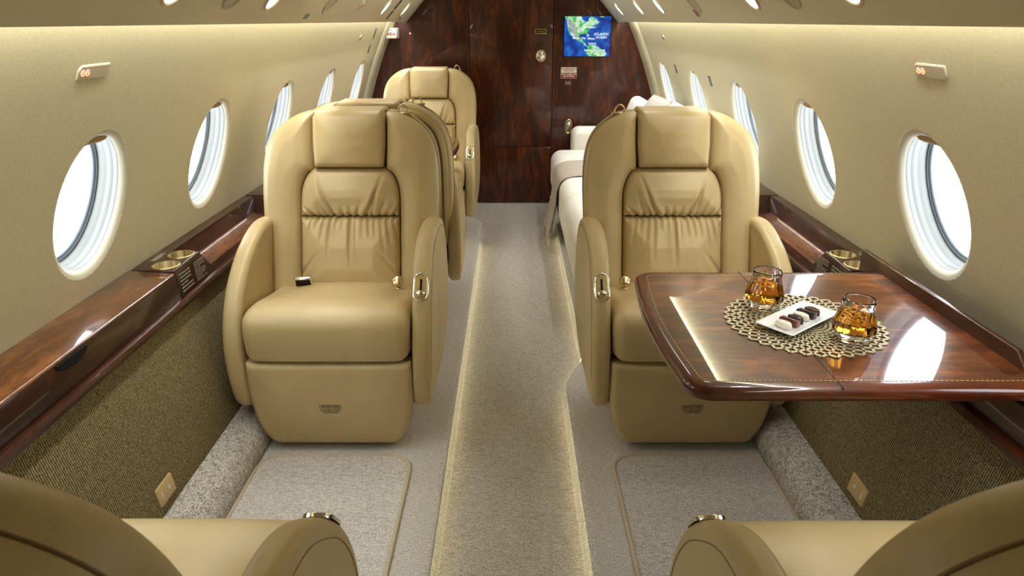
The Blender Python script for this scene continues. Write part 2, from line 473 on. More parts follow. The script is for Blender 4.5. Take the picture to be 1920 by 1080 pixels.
# floor: raised carpeted platforms either side of a sunken aisle
def edgeX(y,sg):
    if sg>0:
        t=min(1,max(0,(y-2.27)/.33)); t=t*t*(3-2*t); return .205+.095*t
    t=min(1,max(0,(y-4.55)/.2)); t=t*t*(3-2*t); return .207+.075*t
mb=MB(); ys=list(np.linspace(Y0,2.2,12))+list(np.linspace(2.25,2.65,12))+list(np.linspace(2.7,4.5,10))+list(np.linspace(4.55,4.8,8))+[5.0,5.2,Y1]
rows=[]
for y in ys:
    l=edgeX(y,-1); r=edgeX(y,1)
    pr=[(-1.15,0),(-l-.02,0),(-l-.006,-.002),(-l,-.008),(-l-.001,-.012),(-l-.012,-.014),(-l-.012,-.024),(-l+.006,-.052),(-l+.014,-.06),(0,-.06),(r-.014,-.06),(r-.006,-.052),(r+.012,-.024),(r+.012,-.014),(r+.001,-.012),(r,-.008),(r+.006,-.002),(r+.02,0),(1.15,0)]
    rows.append([(x,y,z) for x,z in pr])
v=[p for r in rows for p in r]; n=len(rows[0])
f=[(j*n+i,j*n+i+1,(j+1)*n+i+1,(j+1)*n+i) for j in range(len(rows)-1) for i in range(n-1)]
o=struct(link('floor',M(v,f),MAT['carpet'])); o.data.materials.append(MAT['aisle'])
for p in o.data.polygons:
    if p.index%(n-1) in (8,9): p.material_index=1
# carpeted kick bumps (baseboards) and ribbed fabric side panels
def extr_y(profile,y0,y1,ny=2,flip=False):
    v=[];f=[];n=len(profile); ys=np.linspace(y0,y1,ny)
    for y in ys:
        for x,z in profile: v.append((x,y,z))
    for j in range(ny-1):
        for i in range(n-1):
            q=(j*n+i,j*n+i+1,(j+1)*n+i+1,(j+1)*n+i); f.append(q[::-1] if flip else q)
    return M(v,f)
for sg,nm,tn in ((-1,'left','trim_1'),(1,'right','trim_2')):
    kp=crom([(.800,-.002),(.797,.02),(.803,.055),(.825,.083),(.86,.098),(.895,.102),(.93,.10)],5)
    struct(link('baseboard_'+nm, extr_y([(sg*x,z) for x,z in kp],Y0,Y1,2,sg<0), MAT['kick']))
    fp=crom([(.93,.05),(.905,.07),(.902,.10),(.91,.18),(.935,.32),(.965,.46),(.9735,.516)],5)
    struct(link(tn, extr_y([(sg*x,z) for x,z in fp],Y0,Y1,2,sg<0), MAT['fabric']))
# bulkhead with sliding door
struct(link('wall_back',boxmesh((-1.2,Y1,-.2),(1.2,Y1+.04,1.8),0),MAT['bulk'],smooth=False))
struct(link('wall_front',boxmesh((-1.2,Y0-.04,-.2),(1.2,Y0,1.8),0),MAT['bulk'],smooth=False))
mb=MB(); mb.box((-.313,Y1-.010,-.06),(.300,Y1+.001,.384)); mb.box((-.313,Y1-.010,.389),(.300,Y1+.001,1.69))
door=struct(link('door_1',mb.mesh(.004,3),MAT['door'])); flatshade(door,.5)
mb=MB(); mb.box((-.328,Y1-.012,-.06),(-.318,Y1+.001,1.69)); mb.box((.305,Y1-.012,-.06),(.315,Y1+.001,1.69))
struct(flatshade(link('trim_3',mb.mesh(.004,3),MAT['door']),.5))
def oval(name,cx,y,cz,a,b,th,mat,parent=None,n=28,inner=None,dirn=-1):
    """flat oval plate on the bulkhead facing -Y; ring if inner given"""
    v=[];f=[]
    prof=[(1.0,0),(1.0,.6),(.95,1.0)]+([(inner,1.0),(inner,.3)] if inner else [(.0001,1.0)])
    for s,d in prof:
        for i in range(n):
            t=2*PI*i/n; v.append((cx+a*s*math.cos(t), y+dirn*th*d, cz+b*s*math.sin(t)))
    for j in range(len(prof)-1):
        for i in range(n): f.append((j*n+i,j*n+(i+1)%n,(j+1)*n+(i+1)%n,(j+1)*n+i))
    return link(name,M(v,f),mat,parent)
h=oval('door_handle',.212,Y1-.010,1.055,.037,.044,.008,MAT['champagne'],door,inner=.72)
oval('pull',.212,Y1-.011,1.055,.026,.031,.006,MAT['chrome'],h)
p=link('placard',boxmesh((.167,Y1-.014,1.208),(.251,Y1-.010,1.241),.001),MAT['brass'],door)
link('placard_face',boxmesh((.171,Y1-.016,1.212),(.247,Y1-.0138,1.237),.0005),MAT['black'],p)
mb=MB()
for i in range(8): mb.box((.180+i*.0075,Y1-.0166,1.2205),(.185+i*.0075,Y1-.0159,1.2285))
link('lettering',mb.mesh(),MAT['brass_dark'],p,smooth=False)
t=thing('door_latch','oval champagne pull latch in the dark panel to the right of the door','latch',(.434,Y1+.001,.538))
oval('latch_ring',0,0,0,.030,.060,.008,MAT['champagne'],t,inner=.70)
oval('latch_pull',0,-.001,0,.020,.040,.005,MAT['chrome'],t)
# arch rib before the bulkhead
for i,sg in enumerate((-1,1)):
    zz=np.linspace(.60,1.30,16); mb=MB(); v=[];f=[]
    for z in zz:
        nn=WN(z)
        for d,y in ((.0,5.06),(-.012,5.075),(-.014,5.2),(-.014,5.338)): v.append((sg*(WX(z)+nn.x*d),y,z+nn.z*d))
    for j in range(len(zz)-1):
        for c in range(3): f.append((j*4+c,j*4+c+1,(j+1)*4+c+1,(j+1)*4+c))
    mb.add(v,f); struct(link('trim_%d'%(4+i),mb.mesh(weld=True),MAT['wall']))

# ------------------------------------------------------------------ seats
TILT=.333; ZR=.43; YB=.39      # backrest plane in seat coordinates: y = YB + TILT*(z-ZR)
def lean(a):
    a[:,0]*=.982
    a[:,1]+=TILT*(a[:,2]-ZR)+YB; return a
outer=[(.128,1.002),(.186,.993),(.248,.958),(.288,.911),(.309,.845),(.315,.757),(.312,.65),(.306,.5),(.302,.36)]
inner=[(.176,.36),(.177,.437),(.177,.656),(.1755,.735),(.164,.778),(.147,.803),(.1275,.818),(.1285,.90),(.129,.97)]
bol=crom(outer,5)+crom(inner,5)
outl=crom([(0,1.004),(.10,1.003)]+outer[1:],5); full=outl+[(-x,z) for x,z in outl[::-1] if x>1e-6]
def f_bolster(x,y,z):
    d=sdpoly(bol,x,z); dome=.022*np.clip(-d/.06,0,1)**.7
    return rex(d,np.maximum(-.012-dome-y,y-.125),.034)
def f_shell(x,y,z):
    d=sdpoly(full,np.abs(x),z)+.012
    bulge=.03*np.clip(-d/.16,0,1)**.8
    groove=.006*np.exp(-((d+.055)/.006)**2)
    return rex(d,np.maximum(.045-y,y-(.150+bulge-groove)),.05)
def f_head(x,y,z):
    P=[(-.121,.824),(.121,.824),(.127,.90),(.1265,.985),(.115,1.008),(-.115,1.008),(-.1265,.985),(-.127,.90)]
    d=sdpoly(P,x,z); dome=.016*np.clip(-d/.07,0,1)**.7
    return rex(d-.0015,np.maximum(-.030-dome-y,y-.135),.022)
def crease(x,z,segs,w=.0068):
    t=0
    for (x0,z0,x1,z1,dep) in segs:
        ex,ez=x1-x0,z1-z0; L2=ex*ex+ez*ez
        u=np.clip(((x-x0)*ex+(z-z0)*ez)/L2,0,1)
        d2=(x-x0-ex*u)**2+(z-z0-ez*u)**2
        t=t+dep*(1-u)**.8*(np.exp(-d2/(w*w)) -.45*np.exp(-d2/(9*w*w)))
    return t
rn=random.Random(7)
upC=[];loC=[]
for i,xx in enumerate(np.linspace(-.155,.155,13)):
    sp=xx*.85+rn.uniform(-.01,.01)
    upC.append((xx,.664,xx*1.30+rn.uniform(-.004,.004),.664+rn.choice([.035,.05,.07,.10]),.0075*rn.uniform(.6,1.25)))
for s in (-1,1):
    upC.append((s*.06,.664,s*.120,.80,.011))
for i,xx in enumerate(np.linspace(-.155,.155,15)):
    loC.append((xx,.655,xx*1.12+rn.uniform(-.006,.006),.655-rn.choice([.04,.06,.09,.13]),.0075*rn.uniform(.6,1.25)))
loC.append((.005,.655,.006,.50,.008))
for s in (-1,1): loC.append((s*.172,.47,s*.10,.56,.005))
up_poly=crom([(.122,.817),(.143,.803),(.160,.779),(.1725,.735),(.174,.662)],5); up_poly=up_poly+[(-x,z) for x,z in up_poly[::-1]]
def f_up(x,y,z):
    d=sdpoly(up_poly,x,z); dome=.026*np.clip(-d/.065,0,1)**.6
    return rex(d-.0022,np.maximum(-.006-dome+1.9*crease(x,z,upC)-y,y-.06),.016)
lo_poly=[(.174,.655),(.175,.5),(.172,.40),(-.172,.40),(-.175,.5),(-.174,.655)]
def f_lo(x,y,z):
    d=sdpoly(lo_poly,x,z); dome=.034*np.clip(-d/.09,0,1)**.6
    return rex(d-.0022,np.maximum(-.006-dome+2.1*crease(x,z,loC)-y,y-.06),.016)
cu_poly=crom([(.0,.325),(-.008,.39),(-.002,.450),(.035,.478),(.11,.478),(.25,.457),(.41,.430)],6)+[(.44,.40),(.43,.335),(.42,.325)]
def f_cush(x,y,z):
    zz=z-.012*(1-(x/.26)**2)*np.clip(y/.1,0,1)+.010*np.exp(-((np.abs(x)-.20)/.04)**2)*np.clip((y-.12)/.1,0,1)
    yy=y-.010*(x/.26)**4
    d=sdpoly(cu_poly,yy,zz)
    return rex(d,np.abs(x)-.256,.040)
leg_poly=crom([(.256,.318),(.2585,.25),(.254,.17),(.236,.09),(.212,.040),(.190,.020)],6); leg_poly=leg_poly+[(-x,z) for x,z in leg_poly[::-1]]
def f_leg(x,y,z):
    d=sdpoly(leg_poly,x,z); dome=.012*np.clip(-d/.12,0,1)
    return rex(d,np.maximum(.002-dome+.015*np.clip((.10-z)/.10,0,1)**2-y,y-.09),.022)
arm_poly=crom([(.012,.20),(.004,.27),(.008,.36),(.030,.435),(.072,.510),(.13,.570),(.22,.630),(.33,.662),(.43,.664),(.50,.64),(.53,.56),(.53,.40),(.48,.24),(.36,.15),(.20,.125),(.08,.135),(.03,.16)],5,True)
def arm_shift(y,z): return .012*(1-((z-.42)/.30)**2)-.012+.012*np.clip((y-.25)/.25,0,1)
def f_arm(x,y,z):
    d=sdpoly(arm_poly,y,z)
    xs=x-(.290+arm_shift(y,z))
    return rex(d,np.abs(xs)-.029,.021)
def f_base(x,y,z):
    P=crom([(.20,.0),(.215,.06),(.235,.20),(.24,.33)],4); P=P+[(-a,b) for a,b in P[::-1]]
    d=sdpoly(P,x,z); return rex(d,np.maximum(.07-y,y-.46),.02)
H=.006
sm={}
sm['bolster']=warp(surfnet(f_bolster,(.10,-.06,.33),(.34,.15,1.03),.0055),lean)
sm['shell']=warp(surfnet(f_shell,(-.34,.02,.33),(.34,.21,1.03),.0075),lean)
sm['head']=warp(surfnet(f_head,(-.15,-.07,.80),(.15,.16,1.03),.006),lean)
sm['up']=warp(surfnet(f_up,(-.19,-.06,.64),(.19,.08,.84),.0038),lean)
sm['lo']=warp(surfnet(f_lo,(-.19,-.06,.38),(.19,.08,.67),.0038),lean)
sm['cush']=surfnet(f_cush,(-.28,-.04,.30),(.28,.47,.52),.006)
sm['leg']=surfnet(f_leg,(-.29,-.04,.0),(.29,.12,.34),.006)
sm['arm']=surfnet(f_arm,(.23,-.03,.10),(.38,.56,.70),.006)
sm['base']=surfnet(f_base,(-.27,.05,-.012),(.27,.49,.36),.009)
print('seat verts',{k:len(m.vertices) for k,m in sm.items()})

def stadium(w,h,n=10):
    r=w/2; out=[]
    for i in range(n+1): a=PI*i/n; out.append((r*math.cos(a),h/2-r+r*math.sin(a)))
    for i in range(n+1): a=PI+PI*i/n; out.append((r*math.cos(a),-(h/2-r)+r*math.sin(a)))
    return out
def make_seat(label,loc,mir,group=None):
    root=thing('cabin_seat',label,'seat',loc,0,group)
    lm=MAT['leather']; s=-1 if mir else 1     # inboard side sign
    mk=(lambda m: mirror_x(m))
    link('seat_base',sm['base'],lm,root)
    link('seat_cushion',sm['cush'],lm,root)
    lg=link('front_panel',sm['leg'],lm,root)
    shl=link('back_shell',sm['shell'],MAT['leather_back'],root)
    ol=[Vector((x,z)) for x,z in full]; path=[]; rim=[]
    for i in range(len(ol)):
        a=ol[i-1]; b=ol[(i+1)%len(ol)]; t=(b-a); 
        if t.length<1e-6: continue
        t.normalize(); nrm=Vector((-t.y,t.x)); c=Vector((0,.68)); p=ol[i]
        if nrm.dot(c-p)<0: nrm=-nrm
        q=p+nrm*.0008
        if q.y>.43: rim.append((q.x,.046,q.y))
        q=p+nrm*.037
        if q.y<.43: continue
        path.append((q.x,.1500,q.y))
    k0=max(range(len(path)),key=lambda i:(Vector(path[i])-Vector(path[i-1])).length); path=path[k0:]+path[:k0]
    k0=max(range(len(rim)),key=lambda i:(Vector(rim[i])-Vector(rim[i-1])).length); rim=rim[k0:]+rim[:k0]
    link('rim_piping',warp(tube(rim,.0026,8),lean),MAT['piping_leather'],shl)
    link('shell_piping',warp(tube(path,.0045,8),lean),MAT['piping_leather'],shl)
    link('side_bolster',sm['bolster'],lm,root); link('side_bolster',mk(sm['bolster']),lm,root)
    link('headrest',sm['head'],lm,root)
    link('back_cushion',sm['up'],lm,root); link('lumbar_cushion',sm['lo'],lm,root)
    arms={}
    for q in (1,-1):
        a=link('armrest',sm['arm'] if q>0 else mk(sm['arm']),lm,root); arms[q]=a
        # stitched seams along both upper edges of the arm
        mb=MB()
        for off in (-.0292,.0292):
            path=[]
            for (y,z) in arm_poly[3:50]:
                c=np.array([.27,.40]); dv=np.array([y,z])-c; r=np.linalg.norm(dv); p=c+dv*(r-.030)/r
                path.append((q*(.290+arm_shift(p[0],p[1])+off),p[0],p[1]))
            tube(path,.0012,5,False,mb)
        link('seam',mb.mesh(),MAT['seam'],a)
    # recline latch let into the inboard arm
    c=Vector((s*(.290+arm_shift(.1,.54)),.094,.536)); up=Vector((0,.64,.77)).normalized(); nrm=Vector((0,-.77,.64)); ex=Vector((1,0,0))
    def place(me):
        R=Matrix((ex,up,nrm)).transposed().to_4x4(); R.translation=c; me.transform(R); return me
    O=stadium(.050,.094); I=stadium(.035,.079); n=len(O); v=[];f=[]
    for pts,zz in ((O,-.004),(O,.0012),(stadium(.049,.093),.0026),(stadium(.039,.083),.0026),(I,.0008),(I,-.004)): v+=[(x,y,zz) for x,y in pts]
    for j in range(5):
        for i in range(n): f.append((j*n+i,j*n+(i+1)%n,(j+1)*n+(i+1)%n,(j+1)*n+i))
    lt=link('recline_latch',place(M(v,f)),MAT['chrome'],arms[s])
    link('latch_well',place(M([(x,y,.0004) for x,y in I],[tuple(range(n))])),MAT['brass'],lt,smooth=False)
    link('latch_slot',place(boxmesh((-.0035,-.012,.0002),(.0035,.026,.0014),0)),MAT['black'],lt,smooth=False)
    me=lathe([(.0001,.012),(.009,.0115),(.014,.008),(.0135,.003),(.006,.001)],20); me.transform(Matrix.Diagonal((1.05,.75,1,1))); me.transform(Matrix.Translation((0,-.022,0)))
    link('latch_lever',place(me),MAT['chrome'],lt)
    # safety belt fittings
    b=link('belt_buckle',boxmesh((-.030,-.010,-.016),(.030,.010,.016),.006,3),MAT['chrome'],root)
    b.location=(-s*.150,.335,.466); b.rotation_euler=(.35,0,.15*s)
    k=link('buckle_cover',boxmesh((-.025,-.0125,-.014),(.025,-.006,.012),.003),MAT['black'],b)
    mb=MB(); mb.box((-.017,.004,-.03),(.017,.006,.0))
    link('belt_webbing',mb.mesh(),MAT['black'],b,smooth=False)
    b2=link('belt_tongue',lathe([(.0001,.012),(.016,.011),(.021,.006),(.020,0),(.010,-.004),(.0001,-.004)],20),MAT['champagne'],root)
    b2.location=(s*.178,.325,.466); b2.rotation_euler=(.9,0,0)
    link('tongue_bar',boxmesh((-.010,-.034,-.006),(.010,-.014,-.001),.002),MAT['champagne'],b2)
    # brass loop on the top of the backrest
    path=[]
    for i in range(13):
        a=PI*i/12; path.append((s*.182+.019*math.cos(a),YB+TILT*(.99-ZR)+.045,.992+.030*math.sin(a)))
    lp=link('strap_loop',tube(path,.0032,6),MAT['champagne'],root)
    link('loop_plate',boxmesh((s*.182-.030,YB+TILT*(.99-ZR)+.032,.985),(s*.182+.030,YB+TILT*(.99-ZR)+.058,.996),.003),MAT['champagne'],lp)
    # lettering on the front panel
    mb=MB(); w=.034; th=.0006
    zc=.176; yy=-.0108
    for lo,hi in (((-w,yy,zc+.0055),(w,yy+.001,zc+.0055+th)),((-w,yy,zc-.0055),(w,yy+.001,zc-.0055+th)),((-w,yy,zc-.0055),(-w+th,yy+.001,zc+.006)),((w-th,yy,zc-.0055),(w,yy+.001,zc+.006))): mb.box(lo,hi)
    link('placard_frame',mb.mesh(),MAT['textk'],lg,smooth=False)
    text_mesh('LIFE VEST INSIDE',.0078,MAT['textk'],lg,'lettering',(0,yy,zc),(PI/2,0,0),bold=.0001)
    text_mesh('CONTÉM COLETE\nSALVA-VIDAS',.0078,MAT['textk'],lg,'lettering',(0,yy,zc-.0165),(PI/2,0,0),bold=.0001)
    return root
GR='beige leather cabin seats'
SA=make_seat('beige leather seat facing us on the left of the aisle, nothing in front of it',(-.568,1.86,0),False,GR)
SB=make_seat('beige leather seat facing us on the right, partly behind the wooden table with glasses',(.564,1.86,0),True,GR)
dup(SB,(-.600,1.0,0),PI,'beige leather seat seen from behind, its back in the lower left corner',GR)
dup(SA,(.606,.995,0),PI,'beige leather seat seen from behind, its back in the lower right corner',GR)
dup(SB,(-.555,3.39,0),PI,'beige leather seat turned away, back to back behind the left seat, mostly hidden',GR)
dup(SA,(-.548,4.14,0),0,'farthest beige leather seat facing us, on the left in front of the dark wood bulkhead',GR)

# ------------------------------------------------------------------ side ledges
def greek(mb, origin, ux, uz, w, h, rows, seed=1, gap=.35, fill=.92):
    """rows of tiny unreadable word bars on a plane"""
    r=random.Random(seed); o=Vector(origin); ux=Vector(ux); uz=Vector(uz); rh=h/rows
    for i in range(rows):
        x=0; end=w*(fill if i%4!=3 else fill*.6)*r.uniform(.85,1)
        while x<end-.002:
            l=min(r.uniform(.004,.014),end-x); z0=h-(i+1)*rh+rh*gap*.5; z1=z0+rh*(1-gap)
            mb.quad(o+ux*x+uz*z0,o+ux*(x+l)+uz*z0,o+ux*(x+l)+uz*z1,o+ux*x+uz*z1); x+=l+.0018
    return mb
ZL=.625
FX=.978
def make_ledge(sg,label,open_lid):
    root=thing('side_ledge',label,'ledge',(sg*1.03,1.45,ZL))
    off=Matrix.Translation((-sg*1.03,-1.45,-ZL))
    def add(nm,me,mat,par=root,smooth=True,fl=True):
        me.transform(off); o=link(nm,me,mat,par,smooth)
        if fl and smooth: flatshade(o,.5)
        return o
    def S(poly): return [(sg*x,z) for x,z in poly]
    wx=WX(ZL)+.012
    # lower moulding: rounded lip all along
    add('moulding',prism(S([(.99,.512),(.962,.512),(.956,.517),(.955,.527),(.960,.535),(.972,.538),(.99,.538)]),'y',Y0+.01,5.05,.0),MAT['ledge_edge'])
    # body beneath everything
    add('ledge_body',prism(S([(.990,.513),(.990,.552),(wx,.552),(wx,.513)]),'y',Y0+.01,5.05),MAT['wood_dark'])
    # back rail against the wall
    for (ya,yb) in ((2.04,2.76),(-.095,.85)):
        add('back_rail',prism(S([(1.068,.550),(1.0685,ZL-.0005),(WX(.64)+.014,ZL-.0005),(wx+.02,.550)]),'y',ya,yb,.0),MAT['wood_dark'])
    def console(y0,y1,dirn):
        # block whose end towards the seat slopes; dirn=+1 slope at y1
        ye=y1 if dirn>0 else y0; ys=y0 if dirn>0 else y1
        A=[]
        top=ye-dirn*.035; 
        v=[(sg*FX,ys,ZL),(sg*1.108,ys,ZL),(sg*1.108,top,ZL),(sg*(FX+.006),top-dirn*.012,ZL),
           (sg*(FX-.006),ys,.538),(sg*1.108,ys,.538),(sg*1.108,ye+dirn*.0,.538),(sg*(FX-.006),ye+dirn*.030,.538)]
        fc=[(0,1,2,3),(4,7,6,5),(0,4,5,1),(1,5,6,2),(2,6,7,3),(3,7,4,0)]
        return add('console',MB().add(v,fc).mesh(.004,3),MAT['wood_dark'])
    def cups(cons,ycs):
        for yc in ycs:
            c=add('cup_holder',lathe([(.030,.0005),(.0335,-.001),(.0345,.001),(.0375,.0025),(.0395,.001),(.0395,-.002)],36,center=(sg*1.024,yc,ZL)),MAT['brass'],cons,fl=False)
            add('cup_well',lathe([(.0335,.0012),(.033,.0006),(.0001,.0006)],36,center=(sg*1.024,yc,ZL)),MAT['brass_dark'],c,fl=False)
    # real recessed wells: cut by building consoles' top as separate plate is unnecessary, wells are lathed cups sunk in a dark collar
    def cups2(cons,ycs):
        for yc in ycs:
            c=add('cup_holder',lathe([(.0395,-.002),(.0400,.0015),(.0375,.0030),(.0350,.0022)],40,center=(sg*1.024,yc,ZL)),MAT['brass'],cons,fl=False)
            add('cup_well',lathe([(.0350,.0022),(.0345,-.015),(.0335,-.046),(.030,-.050),(.0001,-.050)],40,center=(sg*1.024,yc,ZL)),MAT['cupwell'],c,fl=False)
    def console_with_wells(y0,y1,dirn,ycs):
        c=console(y0,y1,dirn)
        bm=bmesh.new(); 
        # boolean cut for the wells
        for yc in ycs:
            cut=link('cutter',lathe([(.0001,-.06),(.036,-.06),(.036,.02),(.0001,.02)],40,center=(sg*1.024-sg*1.03,yc-1.45,0)),None)
            bmc=bmesh.new(); bmc.from_mesh(cut.data); bmesh.ops.remove_doubles(bmc,verts=bmc.verts,dist=1e-5); bmesh.ops.recalc_face_normals(bmc,faces=bmc.faces); bmc.to_mesh(cut.data); bmc.free()
            md=c.modifiers.new('b','BOOLEAN'); md.object=cut; md.operation='DIFFERENCE'; md.solver='EXACT'
            cut.parent=root
            dg=bpy.context.evaluated_depsgraph_get(); dg.update()
            me=bpy.data.meshes.new_from_object(c.evaluated_get(dg))
            c.modifiers.clear(); old=c.data; c.data=me; me.name='console'
            bpy.data.objects.remove(cut)
        bm.free(); flatshade(c,.5)
        cups2(c,ycs); return c
    c1=console_with_wells(1.86,2.085,1,(1.905,2.005))
    c2=console_with_wells(.815,1.04,-1,(.895,.995))
    c3=console(2.74,3.0,-1)
    # brass control on the sloped end facing the tray
    for c,(ya,dirn) in ((c1,(2.092,1)),(c2,(.808,-1)),(c3,(2.732,-1))):
        m=lathe([(.0001,.006),(.012,.006),(.017,.003),(.018,0)],20); m.transform(Matrix.Diagonal((1.0,1.5,1,1)))
        n=Vector((-sg*.25,dirn*.86,.42)).normalized()
        m.transform(n.to_track_quat('Z','Y').to_matrix().to_4x4()); m.transform(Matrix.Translation((sg*1.005,ya-dirn*.012,.585)))
        add('control_knob',m,MAT['champagne'],c,fl=False)
    # placards: on the fascia and on the console top
    mb=MB(); x=sg*(FX-.0075); d=sg
    for (ys,dirn) in ((1.86,1),(1.04,-1)):
        up=(sg*.07,0,1)
        if dirn>0: spans=((1.875,.085,6,3),(1.972,.085,9,5))
        else: spans=((.94,.085,6,7),(.838,.085,9,9))
        for (yy,w,rws,sd) in spans:
            ux=(0,1,0) if sg<0 else (0,-1,0); y0=yy if sg<0 else yy+w
            greek(mb,(sg*(FX-.0066),y0,.5475),ux,(sg*.072,0,1),w,.062,rws,sd,.5)
    add('lettering',mb.mesh(),MAT['textw'],c1,smooth=False)
    mb=MB()
    for (y0,sd) in ((1.94,3),(.86,4)):
        greek(mb,(sg*1.071 if sg<0 else sg*1.090,y0,ZL+.0012),(0,1,0),(-1,0,0) if sg<0 else (-1,0,0),.09,.018,4,sd,.45)
    add('lettering',mb.mesh(),MAT['signface'],c2,smooth=False)
    # trays with a seam strip
    for (ya,yb) in ((2.05,2.78),(-.1,.85)):
        add('tray',prism(S([(.985,.538),(.982,.560),(.988,.566),(.996,.560),(1.0,.556),(1.055,.556),(1.0685,.562),(1.0685,.538)]),'y',ya,yb),MAT['wood'])
    mb=MB(); 
    for yy in (2.22,2.55): mb.box((min(sg*.99,sg*1.06),yy,.5560),(max(sg*.99,sg*1.06),yy+.003,.5572))
    add('tray_strip',mb.mesh(),MAT['champagne'],smooth=False)
    # far stretch beyond the console
    add('far_section',prism(S([(FX-.006,.538),(FX,.620),(FX+.004,ZL),(1.108,ZL),(1.108,.538)]),'y',2.99,5.04),MAT['wood_dark'])
    add('near_section',prism(S([(FX-.006,.538),(FX,.620),(FX+.004,ZL),(1.108,ZL),(1.108,.538)]),'y',Y0+.01,-.09),MAT['wood_dark'])
    # table stowage with lid
    if not open_lid:
        fas=add('fascia',prism(S([(FX-.006,.538),(FX-.001,.612),(1.06,.612),(1.06,.538)]),'y',1.043,1.857,.002),MAT['wood_dark'])
        lid=add('lid',prism(S([(FX-.002,.6125),(FX-.001,.616),(FX+.003,ZL-.006),(1.108,ZL+.001),(1.109,.6125)]),'y',1.045,1.855,.0012),MAT['wood'])
        # half-moon finger pull
        pts=[(1.30+.055*math.cos(a)+.05,.611-.024*math.sin(a)) for a in np.linspace(0,PI,20)]
        add('finger_pull',prism(pts,'x',sg*(FX-.0068),sg*(FX-.001)),MAT['dark'],fas)
    else:
        add('fascia',prism(S([(FX-.006,.538),(FX-.001,.612),(.996,.612),(.996,.538)]),'y',1.043,1.857,.002),MAT['wood_dark'])
        add('lid',prism([(1.10,.60),(1.215,.692),(1.855,.692),(1.855,.60)],'x',sg*1.000,sg*1.014,.003,3),MAT['ledge_edge'])
    # ring pull on the near console
    m=lathe([(.030,.001),(.034,.004),(.038,.001)],30,center=(sg*1.024,.93,ZL))
    return root
def cupwell():
    m,t,b=nt('cup_well_brass_glints'); tc=N(t,'ShaderNodeTexCoord'); 
    g=N(t,'ShaderNodeTexNoise',Scale=60.0,Detail=2.0); mp=N(t,'ShaderNodeMapping'); mp.inputs['Scale'].default_value=(1,1,.02); L(t,tc.outputs['Object'],mp.inputs['Vector']); L(t,mp.outputs['Vector'],g.inputs['Vector'])
    L(t,ramp(t,g.outputs['Fac'],[(.35,srgb(150,134,88)),(.62,srgb(250,238,200))]),b.inputs['Base Color'])  # upright pale streaks paint the brass reflections into the base colour
    b.inputs['Metallic'].default_value=.3; b.inputs['Roughness'].default_value=.3; return m
MAT['cupwell']=cupwell()
make_ledge(-1,'glossy mahogany ledge along the left wall with two brass cup holders and closed lid','')
make_ledge(1,'glossy mahogany ledge along the right wall with two brass cup holders and raised lid',True)

# ------------------------------------------------------------------ folding table
def table_outline(x0,x1,y0,y1,r,bow,n=8,inset=0):
    pts=[(x1,y0+inset),(x1,y1-inset)]
    xa=x0+inset; rr=max(r-inset,.004)
    for k in range(n+1): a=PI/2+PI/2*k/n; pts.append((xa+rr+rr*math.cos(a),y1-inset-rr+rr*math.sin(a)))
    for k in range(1,10):
        t=k/10; pts.append((xa-bow*math.sin(PI*t),(y1-inset-rr)+((y0+inset+rr)-(y1-inset-rr))*t))
    for k in range(n+1): a=PI+PI/2*k/n; pts.append((xa+rr+rr*math.cos(a),y0+inset+rr+rr*math.sin(a)))
    return pts
def make_table(label,sg,cx,cy,w,d,zt):
    root=thing('folding_table',label,'table',(sg*cx,cy,zt))
    x0,x1,y0,y1=-w/2,w/2,-d/2,d/2; th=.030
    def mir(p): return [(sg*x,y) for x,y in p]
    secs=[(.012,-th),(.003,-th+.003),(.0,-th+.010),(.0,-.010),(.003,-.003),(.010,0),(.030,0)]
    v=[];f=[]
    for ins,z in secs: v+=[(x,y,z) for x,y in mir(table_outline(x0,x1,y0,y1,.055,.018,inset=ins))]
    n=len(table_outline(x0,x1,y0,y1,.055,.018)); 
    for j in range(len(secs)-1):
        for i in range(n): f.append((j*n+i,j*n+(i+1)%n,(j+1)*n+(i+1)%n,(j+1)*n+i))
    f.append(tuple(range(n))[::-1])
    link('edge_band',MB().add(v,f).mesh(weld=True),MAT['wood_edge'],root); flatshade(root.children[-1],.8)
    inn=mir(table_outline(x0,x1,y0,y1,.055,.018,inset=.030))
    pl=prism(inn,'z',-.008,.0002); link('veneer_panel',pl,MAT['table_veneer'],root,smooth=False)
    # dashed string inlay
    mb=MB(); ring=mir(table_outline(x0,x1,y0,y1,.055,.018,inset=.032)); R=[Vector((x,y,.0007)) for x,y in ring]; 
    seq=R[1:]+[R[0]]
    for a,b in zip(seq[:-1],seq[1:]):
        L0=(b-a).length; t=0; dr=(b-a).normalized(); nr=Vector((-dr.y,dr.x,0))
        m=max(1,int(L0/.0095)); st=L0/m
        for q in range(m):
            p=a+dr*(q*st); e=a+dr*(q*st+st*.62); mb.quad(p-nr*.0012,e-nr*.0012,e+nr*.0012,p+nr*.0012)
    link('inlay',mb.mesh(),MAT['inlay'],root,smooth=False)
    xs=sg*(-.045)
    link('fold_seam',boxmesh((xs-.0008,y0+.001,-.0012),(xs+.0008,y1-.001,.0006),0),MAT['dark'],root,smooth=False)
    return root
ZTB=.660
make_table('glossy mahogany folding table on the right holding the drinks and chocolates',1,.664,1.436,.672,.642,ZTB)
make_table('far mahogany folding table whose dark corner peeks out before the farthest seat',-1,.650,3.77,.68,.62,ZTB)

